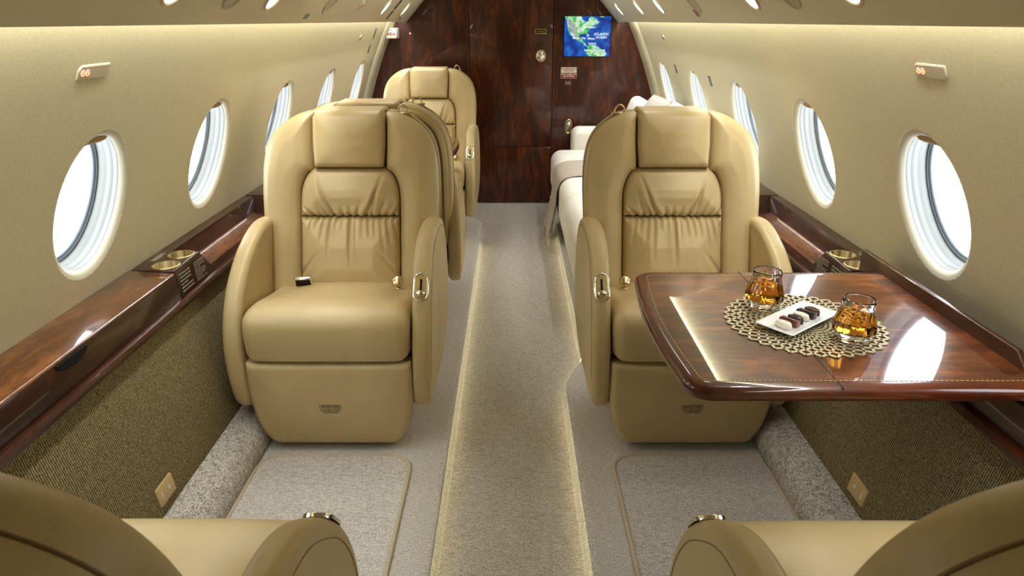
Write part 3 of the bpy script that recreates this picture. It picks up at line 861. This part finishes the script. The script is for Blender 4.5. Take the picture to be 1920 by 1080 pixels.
# placemat: lattice of crossing spirals
tm=bpy.data.objects.new('placemat',None); bpy.data.objects.remove(tm)
MC=Vector((.661,1.413,ZTB+.0008)); MR=.173
mb=MB(); NS=36
for s in (1,-1):
    for i in range(NS):
        a0=2*PI*i/NS; pts=[]
        for k in range(26):
            t=k/25; r=.020+(MR-.020)*t; a=a0+s*(1.2217*t**.8)
            pts.append(Vector((MC.x+r*math.cos(a),MC.y+r*math.sin(a),MC.z)))
        wd=lambda t: .0016+.0013*t
        v=[];f=[]
        for k,p in enumerate(pts):
            d=(pts[min(k+1,25)]-pts[max(k-1,0)]).normalized(); nr=Vector((-d.y,d.x,0)); w=wd(k/25)
            for q,zz in ((-1,0),(1,0),(1,.0022),(-1,.0022)): c=p+nr*(q*w); v.append((c.x,c.y,c.z+zz))
        for k in range(25):
            for q in range(4): f.append((k*4+q,k*4+(q+1)%4,k*4+4+(q+1)%4,k*4+4+q))
        mb.add(v,f)
ring=[(MC.x+.020*math.cos(a),MC.y+.020*math.sin(a),MC.z+.001) for a in np.linspace(0,2*PI,24,endpoint=False)]
tube(ring,.0014,5,True,mb)
tag(link('placemat',mb.mesh(),MAT['gold'],smooth=False),'round pale gold openwork lattice placemat on the wooden table','placemat')
ZM=MC.z+.0024
def make_glass(label,loc,group):
    root=thing('whisky_glass',label,'glass',loc,random.uniform(0,1),group)
    n=96
    def rib(r,z,a,j): return r*(1-.055*(1-abs(math.sin(a*6)))**1.5*min(1,max(0,(z-.006)/.01))*min(1,max(.35,(.095-z)/.03))) if r>.02 else r
    outp=[(.0001,.0),(.026,.0),(.028,.002),(.0285,.010),(.031,.014),(.0435,.024),(.045,.032),(.0425,.044),(.037,.062),(.0335,.078),(.0325,.092),(.0318,.0945)]
    inp=[(.0305,.0935),(.0305,.090),(.0312,.078),(.0345,.062),(.0395,.046),(.0415,.034),(.040,.026),(.032,.020),(.0001,.019)]
    prof=outp+inp
    def ribx(r,z,a,j):
        if j<len(outp)-2: return rib(r,z,a,j)
        return r
    me=lathe(prof,n,ribx); bm=bmesh.new(); bm.from_mesh(me); bmesh.ops.remove_doubles(bm,verts=bm.verts,dist=2e-4); bmesh.ops.recalc_face_normals(bm,faces=bm.faces); bm.to_mesh(me); bm.free()
    link('tumbler',me,MAT['crystal'],root)
    liq=[(.0001,.0192),(.0322,.0202),(.0402,.0262),(.0417,.034),(.0397,.046),(.0347,.062),(.0325,.070),(.0001,.070)]
    me=lathe(liq,48); bm=bmesh.new(); bm.from_mesh(me); bmesh.ops.remove_doubles(bm,verts=bm.verts,dist=2e-4); bmesh.ops.recalc_face_normals(bm,faces=bm.faces); bm.to_mesh(me); bm.free()
    link('whisky',me,MAT['whisky'],root)
make_glass('cut crystal tumbler of amber whisky left of the plate, nearer the seat',(.597,1.497,ZM),'whisky tumblers on the placemat')
make_glass('cut crystal tumbler of amber whisky right of the plate, nearer the window',(.728,1.322,ZM),'whisky tumblers on the placemat')
# plate
PA=math.radians(38.7)
root=thing('serving_plate','long white rectangular china plate on the gold placemat','plate',(.645,1.410,ZM),PA)
secs=[(.080,.026,0.0),(.082,.028,.001),(.098,.044,.011),(.1005,.0465,.013),(.099,.045,.0142),(.094,.040,.0125),(.084,.030,.005),(.0001,.0001,.0045)]
v=[];f=[]
for a,b,z in secs: v+=[(x,y,z) for x,y in rrect(-a,-b,a,b,min(.006,b*.5),4)]
n=len(v)//len(secs)
for j in range(len(secs)-1):
    for i in range(n): f.append((j*n+i,j*n+(i+1)%n,(j+1)*n+(i+1)%n,(j+1)*n+i))
f.append(tuple(range(n))[::-1])
flatshade(link('plate_body',MB().add(v,f).mesh(weld=True),MAT['china'],root),.9)
# chocolates across the plate
def choc(kind,t,mat,label):
    c=Vector((math.cos(PA),math.sin(PA),0)); loc=Vector((.645,1.410,ZM+.0052))+c*t
    o=thing('chocolate',label,'chocolate',loc,PA,'chocolates on the plate')
    if kind=='bow':
        P=crom([(.0085,.021),(.005,.012),(.0045,0),(.005,-.012),(.0085,-.021)],4); P=P+[(-x,-y) for x,y in P]
        body=prism(P,'z',0,.014,.0015,2); link('chocolate_body',body,mat,o); flatshade(o.children[-1],.9)
        mb=MB()
        for yy in (-.014,0,.014): mb.box((-.006+.002*(yy==0),yy-.0012,.0138),(.006-.002*(yy==0),yy+.0012,.0150))
        link('ridges',mb.mesh(.0004,1),mat,o)
    else:
        me=lathe([(.0001,0),(1,0),(1.0,.5),(.92,.85),(.7,1),(.0001,1)],28); me.transform(Matrix.Diagonal((.0105,.019,.014,1))); link('chocolate_body',me,mat,o)
        mb=MB()
        for s in (.8,.45):
            tube([(.0105*s*math.cos(a),.019*s*math.sin(a),.0140-(.0018 if s>.6 else 0)) for a in np.linspace(0,2*PI,22,endpoint=False)],.0011,5,True,mb)
        link('swirl',mb.mesh(),mat,o)
choc('oval',-.058,MAT['choc_white'],'white chocolate at the near left end of the plate')
choc('bow',-.034,MAT['choc_milk'],'milk chocolate bow shape, the lightest brown piece')
choc('oval',-.010,MAT['choc_dark'],'round dark chocolate with swirl beside the milk chocolate bow')
choc('oval',.014,MAT['choc_white'],'white oval chocolate in the middle of the row')
choc('bow',.037,MAT['choc_dark'],'dark chocolate bow shape behind the white oval')
choc('oval',.061,MAT['choc_brown'],'brown oval chocolate at the far right end of the row')

# ------------------------------------------------------------------ sofa
SX=.285
root=thing('divan_sofa','cream ribbed divan along the right wall behind the right seat','sofa',(.62,4.1,0))
off=Matrix.Translation((-.62,-4.1,0))
def rbox(lo,hi,r,h=.012,dome=0):
    lo=np.array(lo,float);hi=np.array(hi,float);c=(lo+hi)/2;e=(hi-lo)/2
    def f(x,y,z):
        qx=np.abs(x-c[0])-e[0]+r; qy=np.abs(y-c[1])-e[1]+r; qz=np.abs(z-c[2])-e[2]+r
        if dome: qz=qz-dome*(1-np.clip(((x-c[0])/e[0])**2,0,1))*(1-np.clip(((y-c[1])/e[1])**2,0,1))*(z>c[2])
        return np.sqrt(np.maximum(qx,0)**2+np.maximum(qy,0)**2+np.maximum(qz,0)**2)+np.minimum(np.maximum(qx,np.maximum(qy,qz)),0)-r
    return surfnet(f,lo-.03,hi+.03,h,1)
def sadd(nm,me,mat,par=root): me.transform(off); return link(nm,me,mat,par)
sadd('sofa_base',rbox((SX+.04,2.90,0.0),(.88,5.22,.20),.03),MAT['sofa'])
for (a,b) in ((2.90,3.66),(3.665,4.42),(4.425,5.08)):
    sadd('seat_cushion',rbox((SX,a,.13),(.80,b,.415),.075,.011,.012),MAT['sofa'])
for (a,b) in ((2.92,3.66),(3.665,4.42),(4.425,5.10)):
    def fb(x,y,z,a=a,b=b):
        P=crom([(.76,.40),(.80,.58),(.835,.72),(.87,.785),(.93,.785),(.955,.70),(.90,.40)],4,True)
        return rex(sdpoly(P,x,z),np.abs(y-(a+b)/2)-(b-a)/2,.03)
    sadd('back_cushion',surfnet(fb,(.70,a-.03,.36),(1.0,b+.03,.80),.012,1),MAT['sofa'])
sadd('sofa_arm',rbox((.44,5.085,.15),(.92,5.25,.565),.06),MAT['sofa'])
# pillows
def pillow(name,label,loc,rot,sx,sy,th,mat,grp=None):
    n=22; v=[];f=[]
    for s in (1,-1):
        for i in range(n+1):
            for j in range(n+1):
                u=i/n*2-1; w=j/n*2-1
                e=((1-u*u)*(1-w*w)); zt=th*max(e,0)**.42
                px=u*sx*(1-.07*(1-abs(u))*abs(w)**2-.05*w*w*(abs(u)<.99)); py=w*sy*(1-.05*u*u)
                v.append((px,py,s*zt))
    for s in (0,1):
        b=s*(n+1)**2
        for i in range(n):
            for j in range(n):
                q=(b+i*(n+1)+j,b+(i+1)*(n+1)+j,b+(i+1)*(n+1)+j+1,b+i*(n+1)+j+1); f.append(q if s==0 else q[::-1])
    o=link(name,MB().add(v,f).mesh(weld=True),mat); o.location=loc; o.rotation_euler=rot
    return tag(o,label,'pillow',grp)
pillow('throw_pillow','white pillow leaning on the divan back, its top just above the right seat',(.85,3.78,.685),(0,math.radians(-68),0),.20,.23,.075,MAT['pillow_white'])
pillow('throw_pillow','pale grey pillow behind the white pillow on the divan',(.845,4.30,.675),(0,math.radians(-68),.06),.20,.22,.07,MAT['pillow_grey'])
# throw blanket over the seat edge
pathT=crom([(.76,.426),(.55,.433),(.42,.427),(.36,.421),(.304,.397),(.280,.345),(.276,.28),(.268,.2),(.252,.11),(.240,.045)],6)
def throw_mesh():
    v=[];f=[]; ny=26; yA,yB=4.05,4.52
    for i,(x,z) in enumerate(pathT):
        t=i/(len(pathT)-1)
        for j in range(ny):
            u=j/(ny-1); fold=.012*math.sin(u*17+t*1.5)*max(0,t-.45)*2
            yy=yA+(yB-yA)*u + .05*max(0,t-.5)*(u-.5)
            v.append((x-fold-.004,yy,z+(.004 if t<.5 else 0)))
    for i in range(len(pathT)-1):
        for j in range(ny-1): f.append((i*ny+j,i*ny+j+1,(i+1)*ny+j+1,(i+1)*ny+j))
    return M(v,f)
tr=thing('throw_blanket','pale grey fringed throw draped over the front of the cream divan','blanket',(0.3,4.28,0))
me=throw_mesh(); me.transform(Matrix.Translation((-.3,-4.28,0))); o=link('blanket_cloth',me,MAT['throw'],tr)
sl=o.modifiers.new('s','SOLIDIFY'); sl.thickness=.005; sl.offset=1
mb=MB(); r_=random.Random(3)
for i in range(46):
    y=-.235+.49*i/45; x=-.066+r_.uniform(-.006,.006)
    tube([(x,y,.05),(x-.004+r_.uniform(-.004,.004),y+r_.uniform(-.005,.005),.02),(x-.008,y+r_.uniform(-.008,.008),-.02-r_.uniform(0,.03))],.0028,4,False,mb)
fr=link('fringe',mb.mesh(),MAT['fringe'],tr)

# ------------------------------------------------------------------ floor mats, LED strips, sockets
for sg,lab in ((-1,'greige carpet mat with bound edge before the left seat'),(1,'greige carpet mat with bound edge under the right table')):
    root=thing('floor_mat',lab,'mat',(sg*.555,1.40,0))
    x0,x1=(-.232,.225)
    inb=1 if sg<0 else -1
    xa,xb=(-.238,.238)
    ol=rrect(xa,-.50,xb,.435,.075,8)
    link('mat_carpet',prism(ol,'z',.0,.007),MAT['carpet'],root,smooth=False)
    link('mat_binding',tube([(x,y,.006) for x,y in ol],.0058,8,True),MAT['piping'],root)
def strip(sg,y0,y1,lab):
    mb=MB(); ys=np.linspace(y0,y1,40); v=[];f=[]
    for y in ys:
        e=edgeX(y,sg)
        for x,z in ((e+.003,-.0145),(e+.003,-.0175),(e+.009,-.0175),(e+.009,-.0145)): v.append((sg*x,y,z))
    for j in range(len(ys)-1):
        for k in range(4): f.append((j*4+k,j*4+(k+1)%4,(j+1)*4+(k+1)%4,(j+1)*4+k))
    mb.add(v,f); return tag(link('aisle_light_strip',mb.mesh(weld=True),MAT['led'],smooth=False),lab,'light strip')
strip(-1,-.9,4.2,'glowing warm light strip along the left edge of the aisle')
strip(1,-.9,4.35,'glowing warm light strip along the right edge of the aisle')
def fabric_x(z): return np.interp(z,[.10,.18,.32,.46],[.902,.91,.935,.965])
for sg,lab in ((-1,'small tan power outlet plate low on the left fabric panel'),(1,'small tan power outlet plate low on the right fabric panel')):
    zc=.158; x=fabric_x(zc); root=thing('power_outlet',lab,'outlet',(sg*(x-.002),1.468,zc)); root.rotation_euler=(0,sg*math.radians(9),0)
    a=boxmesh((-.005,-.040,-.026),(.004,.040,.026),.002); link('cover_plate',a,plain('tan_plate',srgb(208,184,136),.4) if 'tan' not in MAT else MAT['tan'],root)
    mb=MB(); fx=-sg*.0056
    for yy in (-.024,):
        for dz in (-.008,0,.008): mb.box((min(fx,fx+sg*.001),yy-.003,dz-.0025),(max(fx,fx+sg*.001),yy+.003,dz+.0025))
    mb.box((min(fx,fx+sg*.001),.008,-.004),(max(fx,fx+sg*.001),.018,.004))
    link('socket_openings',mb.mesh(),MAT['white'],root,smooth=False)

# ------------------------------------------------------------------ things on the walls
def wall_frame(sg,y,z):
    n=WN(z); inn=Vector((-sg*n.x,0,-n.z)); up=Vector((-sg*n.z,0,n.x)) if True else None
    up=Vector((0,0,1))-inn*inn.z; up.normalize(); ex=up.cross(inn); ex.normalize()
    R=Matrix((ex,up,inn)).transposed().to_4x4(); R.translation=Vector((sg*WX(z),y,z)); return R
def on_wall(name,label,cat,sg,y,z,grp=None):
    t=thing(name,label,cat,group=grp); t.matrix_world=wall_frame(sg,y,z); return t
def para(w,h,sk,n=4,r=.006):
    return rrect(-w/2,-h/2,w/2,h/2,r,n)
for sg,lab in ((-1,'lit no smoking sign on the left wall above the near window'),(1,'lit no smoking sign on the right wall above the near window')):
    t=on_wall('lighted_sign',lab,'sign',sg,1.545,1.197)
    link('sign_frame',prism(rrect(-.060,-.0170,.060,.0170,[.004,.016,.004,.016],6),'z',-.001,.0018,.0008,2),MAT['ceil'],t)
    link('sign_face',prism(rrect(-.0565,-.0138,.0565,.0138,[.003,.013,.003,.013],6),'z',.001,.0024),MAT['signface'],t,smooth=False)
    mb=MB(); x0=-sg*(-.030) if False else -.030
    sx=-1
    xs=(-.046,-.030)
    for xx in ((-.043,-.026) if sg<0 else (-.043,-.026)):
        a=np.linspace(0,2*PI,16,endpoint=False)
        tube([(xx+.006*math.cos(q),.006*math.sin(q),.0030) for q in a],.0012,4,True,mb)
        mb.box((xx-.005,-.001,.0022),(xx+.005,.001,.0036))
    link('lit_symbol',mb.mesh(),MAT['redlit'],t,smooth=False)
def plac(name,label,cat,sg,y,z,w,h,mat,tmat=None,rows=3,grp=None):
    t=on_wall(name,label,cat,sg,y,z,grp)
    link('plate',boxmesh((-w/2,-h/2,0),(w/2,h/2,.0016),.0004,1),mat,t,smooth=False)
    if tmat:
        mb=MB(); greek(mb,(-w*.44,-h*.42,.0018),(1,0,0),(0,1,0),w*.88,h*.84,rows,int(y*100)%17,.4); link('lettering',mb.mesh(),tmat,t,smooth=False)
plac('wall_placard','small grey placard on the right wall between the third and fourth windows','placard',1,3.52,1.02,.04,.05,MAT['grey'],MAT['textw'])
plac('wall_placard','small dark placard on the right wall beside the farthest window','placard',1,4.27,1.03,.035,.05,MAT['grey'],MAT['textw'])
plac('wall_placard','small dark placard on the left wall above the farthest window','placard',-1,4.74,1.125,.03,.05,MAT['darkplac'],MAT['textw'])
plac('wall_placard','pale grey placard on the left wall beside the exit sign box','placard',-1,4.74,1.225,.06,.065,plain('pale_placard',srgb(178,170,158),.5),MAT['grey'])
def button(sg,y,z,lab):
    t=on_wall('reading_light_button',lab,'button',sg,y,z)
    link('button_ring',lathe([(.014,0),(.014,.004),(.010,.006),(.0001,.0065)],18),MAT['champagne'],t)
button(-1,4.32,1.205,'tiny round metal button on the left wall near the bulkhead')
button(1,4.32,1.205,'tiny round metal button on the right wall near the bulkhead')
# exit sign box on the bulkhead corner
t=thing('exit_sign','white box sign with red lettering on the left wall at the bulkhead','sign',(-.862,5.255,1.212))
me=boxmesh((-.042,-.075,-.034),(.038,.078,.036),.008,3); link('sign_box',me,MAT['white'],t)
text_mesh('SAÍDA',.0245,MAT['red'],t,'lettering',(-.002,-.0756,-.004),(PI/2,0,0),bold=.001)
mb=MB(); greek(mb,(-.034,-.0757,.018),(1,0,0),(0,0,1),.062,.010,1,3,.4); link('lettering',mb.mesh(),MAT['grey'],t,smooth=False)
# no smoking in lavatory sign
t=thing('lavatory_sign','white and red no smoking sign under the map screen','sign',(.424,Y1,.934))
link('sign_plate',boxmesh((-.059,-.003,-.040),(.059,0,.040),.001,1),MAT['white'],t,smooth=False)
link('red_field',boxmesh((-.057,-.0036,-.038),(.057,-.0028,.000),0),MAT['red'],t,smooth=False)
text_mesh('NO SMOKING IN\nLAVATORY',.0150,MAT['red'],t,'lettering',(0,-.0040,.021),(PI/2,0,0),spacing=.9,bold=.0002)
text_mesh('NÃO FUME NO\nLAVATÓRIO',.0165,MAT['white'],t,'lettering',(0,-.0042,-.018),(PI/2,0,0),spacing=.9,bold=.0006)
t=thing('small_placard','tiny pale lettering strip below the no smoking sign','placard',(.424,Y1,.860))
mb=MB(); greek(mb,(-.024,-.0015,-.012),(1,0,0),(0,0,1),.048,.026,3,5,.35); link('lettering',mb.mesh(),MAT['textw'],t,smooth=False)
t=thing('indicator_lamp','tiny red indicator light high on the left bulkhead panel','light',(-.747,Y1,1.21))
link('lamp_dome',xform(lathe([(.006,0),(.005,.003),(.0001,.005)],12),Matrix.Rotation(PI/2,4,'X')),MAT['redlit'],t)

# ------------------------------------------------------------------ map monitor
sx0,sx1,sz0,sz1=.383,.722,1.052,1.327
mon=thing('map_monitor','flat monitor on the dark bulkhead showing a bright moving map','monitor',((sx0+sx1)/2,Y1,(sz0+sz1)/2))
W,Hh=(sx1-sx0),(sz1-sz0)
link('bezel',boxmesh((-W/2-.006,-.010,-Hh/2-.006),(W/2+.006,0,Hh/2+.006),.003),MAT['black'],mon)
def emis_mat(name,stops,scale,st=1.0,detail=6):
    m,t,b=nt(name); v=mapped(t,(1,1,1)); n=N(t,'ShaderNodeTexNoise',Scale=scale,Detail=float(detail),Roughness=.6); L(t,v,n.inputs['Vector'])
    c=ramp(t,n.outputs['Fac'],stops); L(t,c,b.inputs['Emission Color']); b.inputs['Emission Strength'].default_value=st
    b.inputs['Base Color'].default_value=(.01,.01,.01,1); b.inputs['Roughness'].default_value=.15; return m
MAT['ocean']=emis_mat('map_ocean',[(.35,srgb(12,44,128)),(.5,srgb(22,84,176)),(.68,srgb(40,128,214))],14,.95)
MAT['shelf']=emis_mat('map_shelf',[(.3,srgb(58,150,226)),(.7,srgb(92,176,236))],20,.9)
MAT['land']=emis_mat('map_land',[(.32,srgb(30,150,70)),(.46,srgb(104,196,120)),(.55,srgb(190,226,196)),(.7,srgb(232,240,230))],26,.95)
MAT['mount']=emis_mat('map_mountains',[(.35,srgb(130,120,110)),(.55,srgb(190,196,190)),(.7,srgb(120,160,120))],60,.9)
MAT['maptext']=plain('map_lettering',(0,0,0),.5,emis=(1,1,1),estr=1.0)
def scr(u,vv,d): return ((u-.5)*W,-.0102-d,(.5-vv)*Hh)
def poly(name,pts,d,mat,par):
    return link(name,M([scr(u,v_,d) for u,v_ in pts],[tuple(range(len(pts)))]),mat,par,smooth=False)
ocean=poly('map_screen',[(0,0),(1,0),(1,1),(0,1)],0,MAT['ocean'],mon)
def expand(pts,k):
    c=np.mean(pts,0); return [tuple(np.clip(c+(np.array(p)-c)*k,0,1)) for p in pts]
na=[(.0,.0),(.05,.10),(.075,.24),(.09,.33),(.13,.44),(.18,.50),(.22,.53),(.26,.56),(.31,.61),(.36,.635),(.41,.655),(.44,.66),(.42,.625),(.40,.60),(.385,.575),(.35,.565),(.325,.51),(.345,.46),(.40,.435),(.46,.425),(.485,.45),(.505,.49),(.515,.47),(.50,.425),(.515,.37),(.545,.31),(.57,.27),(.61,.24),(.66,.22),(.70,.20),(.74,.15),(.70,.10),(.66,.06),(.60,.03),(.56,.0),(.52,.05),(.50,.13),(.44,.13),(.38,.08),(.36,.0)]
sa=[(.515,.77),(.54,.725),(.58,.705),(.63,.715),(.70,.735),(.75,.77),(.80,.82),(.86,.87),(.915,.91),(.92,.95),(.88,1.0),(.54,1.0),(.50,.93),(.485,.87),(.51,.82)]
ca=[(.36,.60),(.42,.645),(.455,.655),(.46,.70),(.50,.735),(.53,.745),(.50,.76),(.455,.73),(.42,.69),(.37,.635)]
gl=[(.74,.0),(.86,.0),(.82,.03),(.78,.03)]
cuba=[(.50,.515),(.56,.53),(.60,.56),(.55,.55)]
for nm,pts,k in (('north_america',na,1.08),('south_america',sa,1.10),('island_shelf',cuba,1.9)):
    pass
poly('map_shelf',expand(na,1.06),.0002,MAT['shelf'],ocean); poly('map_shelf',expand(sa,1.09),.0002,MAT['shelf'],ocean)
for pts in (na,sa,ca,gl,cuba): poly('map_land',pts,.0005,MAT['land'],ocean)
poly('map_mountains',[(.05,.06),(.12,.08),(.2,.2),(.27,.3),(.28,.42),(.32,.55),(.27,.55),(.2,.45),(.12,.33),(.09,.2)],.0008,MAT['mount'],ocean)
for s,u,v_,sz in (('ATLANTIC\nOCEAN',.80,.485,.023),('Mexico City',.32,.54,.019),('Havana',.585,.555,.018),('Caracas',.605,.675,.018),('Bogota',.52,.845,.018),('EQUATOR',.765,.855,.019),('Washington',.545,.27,.017)):
    p=scr(u,v_,.0012); text_mesh(s,sz,MAT['maptext'],ocean,'map_lettering',p,(PI/2,0,0),spacing=.95,bold=.0004)
mb=MB(); a=scr(0,.845,.0009); mb.box((-W/2,a[1]-.0002,a[2]-.0006),(W/2,a[1],a[2]+.0006)); link('equator_line',mb.mesh(),plain('map_line',(0,0,0),.5,emis=srgb(10,40,90),estr=.8),ocean,smooth=False)
# aeroplane marker
c=scr(.51,.47,.0013); P=[(0,.011),(.0015,.004),(.010,-.001),(.010,-.003),(.0015,-.001),(.001,-.006),(.004,-.009),(0,-.008)]; P=P+[(-x,z) for x,z in P[::-1]]
link('aircraft_marker',M([(c[0]+x,c[1],c[2]+z) for x,z in P],[tuple(range(len(P)))]),MAT['maptext'],ocean,smooth=False)

# ------------------------------------------------------------------ ceiling panel fittings
nC=Vector((-.143,0,-.136)).normalized()
def psu(sg,y,zoff=0):
    # frame on the sloped panel at (.700,1.364)
    p=Vector((.700,y,1.3645))+Vector((-.136,0,.143)).normalized()*zoff
    inn=Vector((sg*nC.x,0,nC.z)); ex=Vector((0,1,0)); up=inn.cross(ex)
    R=Matrix((ex,up,inn)).transposed().to_4x4(); R.translation=Vector((sg*p.x,p.y,p.z)); return R
def downlight(sg,y,lab,r=.042,lit=True):
    t=thing('downlight' if lit else 'speaker_cover',lab,'light' if lit else 'speaker'); t.matrix_world=psu(sg,y)
    link('trim_ring',lathe([(r+.010,-.001),(r+.009,.004),(r+.004,.006),(r,.003),(r-.002,-.001)],32),MAT['ceil'] if lit else MAT['cover'],t)
    link('lens' if lit else 'grille',lathe([(r,.0015),(r*.6,.003),(.0001,.0035)],32),MAT['lamp'] if lit else MAT['cover'],t)
    if lit:
        ld=bpy.data.lights.new('downlight_beam','SPOT'); ld.energy=LP['spot']; ld.spot_size=math.radians(110); ld.spot_blend=.8; ld.shadow_soft_size=.03; ld.color=(1,.97,.92)
        lo=bpy.data.objects.new('downlight_beam',ld); COL.objects.link(lo)
        R=psu(sg,y); lo.location=R.translation+R.to_3x3()@Vector((0,0,.02)); lo.rotation_euler=Vector((sg*-.35,0,-1)).to_track_quat('-Z','Y').to_euler()
LP=dict(spot=2.8,world=6.0,cove=21,top=7.5)
for sg,nm in ((-1,'left'),(1,'right')):
    ls=[(1.56,'nearest round downlight in the %s ceiling panel'),(2.19,'second round downlight from us in the %s ceiling panel'),(4.07,'third round downlight from us in the %s ceiling panel, close to the bulkhead'),(4.80,'farthest round downlight in the %s ceiling panel beside the bulkhead')]
    if sg>0: ls.insert(2,(3.52,'round downlight in the right ceiling panel just before the last two')) 
    for y,l in ls: downlight(sg,y,l%nm if '%s' in l else l)
    downlight(sg,1.885,'grey round speaker cover between the two nearest downlights in the %s ceiling panel'%nm,.042,False)
    downlight(sg,2.86,'pale round cover further along the %s ceiling panel'%nm,.045,False)
t=thing('air_nozzle','small brass air nozzle in the left ceiling panel','air nozzle'); t.matrix_world=psu(-1,3.43,.012)
link('nozzle_ring',lathe([(.040,-.001),(.038,.004),(.022,.006),(.018,.002)],28),MAT['ceil'],t)
link('nozzle',lathe([(.018,.002),(.014,.010),(.008,.011),(.006,.006),(.0001,.006)],20),MAT['brass'],t)
def cplac(lab,sg,y,zoff,w,h,mat,rows):
    t=thing('ceiling_placard',lab,'placard'); t.matrix_world=psu(sg,y,zoff)
    link('plate',boxmesh((-w/2,-h/2,0),(w/2,h/2,.0016),.0004,1),mat,t,smooth=False)
    mb=MB(); greek(mb,(-w*.44,-h*.42,.0018),(1,0,0),(0,1,0),w*.88,h*.84,rows,4,.45); link('lettering',mb.mesh(),MAT['textw'],t,smooth=False)
cplac('small green placard on the left ceiling panel',-1,2.67,-.070,.055,.024,MAT['green'],3)
cplac('small red placard on the right ceiling panel',1,2.93,-.052,.050,.034,MAT['red'],3)
cplac('dark placard strip on the left ceiling panel near the bulkhead, lower of two',-1,4.40,-.048,.06,.065,MAT['darkplac'],4)
cplac('dark placard strip on the left ceiling panel near the bulkhead, upper of two',-1,4.40,.030,.06,.065,MAT['darkplac'],4)
cplac('tiny red placard at the edge of the left ceiling panel by the bulkhead',-1,4.93,-.075,.05,.022,MAT['red'],2)

# ------------------------------------------------------------------ light, sky, camera
w=bpy.data.worlds.new('overcast_sky'); scene.world=w; w.use_nodes=True
bg=w.node_tree.nodes['Background']; bg.inputs['Color'].default_value=(.88,.95,1,1); bg.inputs['Strength'].default_value=LP['world']
def area(name,loc,direction,sx,sy,energy,col,spread=PI):
    ld=bpy.data.lights.new(name,'AREA'); ld.shape='RECTANGLE'; ld.size=sx; ld.size_y=sy; ld.energy=energy; ld.color=col; ld.spread=spread
    o=bpy.data.objects.new(name,ld); COL.objects.link(o); o.location=loc
    q=Vector(direction).to_track_quat('-Z','Y'); o.rotation_euler=q.to_euler(); return o
for sg in (-1,1):
    o=area('cove_light',(sg*.812,2.0,1.362),(sg*.28,0,-1),.02,6.5,LP['cove'],(.95,.98,1))
    o.rotation_euler=(0,-sg*math.radians(14),0)
for sg in (-1,1):
    o=area('ceiling_fill_light',(sg*.56,3.85,1.50),(0,0,-1),.05,2.7,LP['top'],(.95,.98,1),math.radians(130)); o.rotation_euler=(0,-sg*math.radians(6),0)  # added fill lamps with no fixture, brightening the seats and far cabin
cam=bpy.data.cameras.new('camera'); co=bpy.data.objects.new('camera',cam); COL.objects.link(co)
cam.sensor_width=36; cam.lens=24; cam.clip_start=.02
TH=math.atan(502/1280); co.location=(0,0,1.30); co.rotation_euler=(PI/2-TH,0,0)
cam.dof.use_dof=True; cam.dof.focus_distance=2.4; cam.dof.aperture_fstop=10
scene.camera=co
scene.view_settings.view_transform='Standard'; scene.view_settings.look='None'; scene.view_settings.exposure=0.14; scene.view_settings.gamma=0.86
scene.cycles.max_bounces=10; scene.cycles.diffuse_bounces=6; scene.cycles.glossy_bounces=5; scene.cycles.transmission_bounces=10; scene.cycles.transparent_max_bounces=10
scene.cycles.use_denoising=True; scene.cycles.sample_clamp_indirect=6
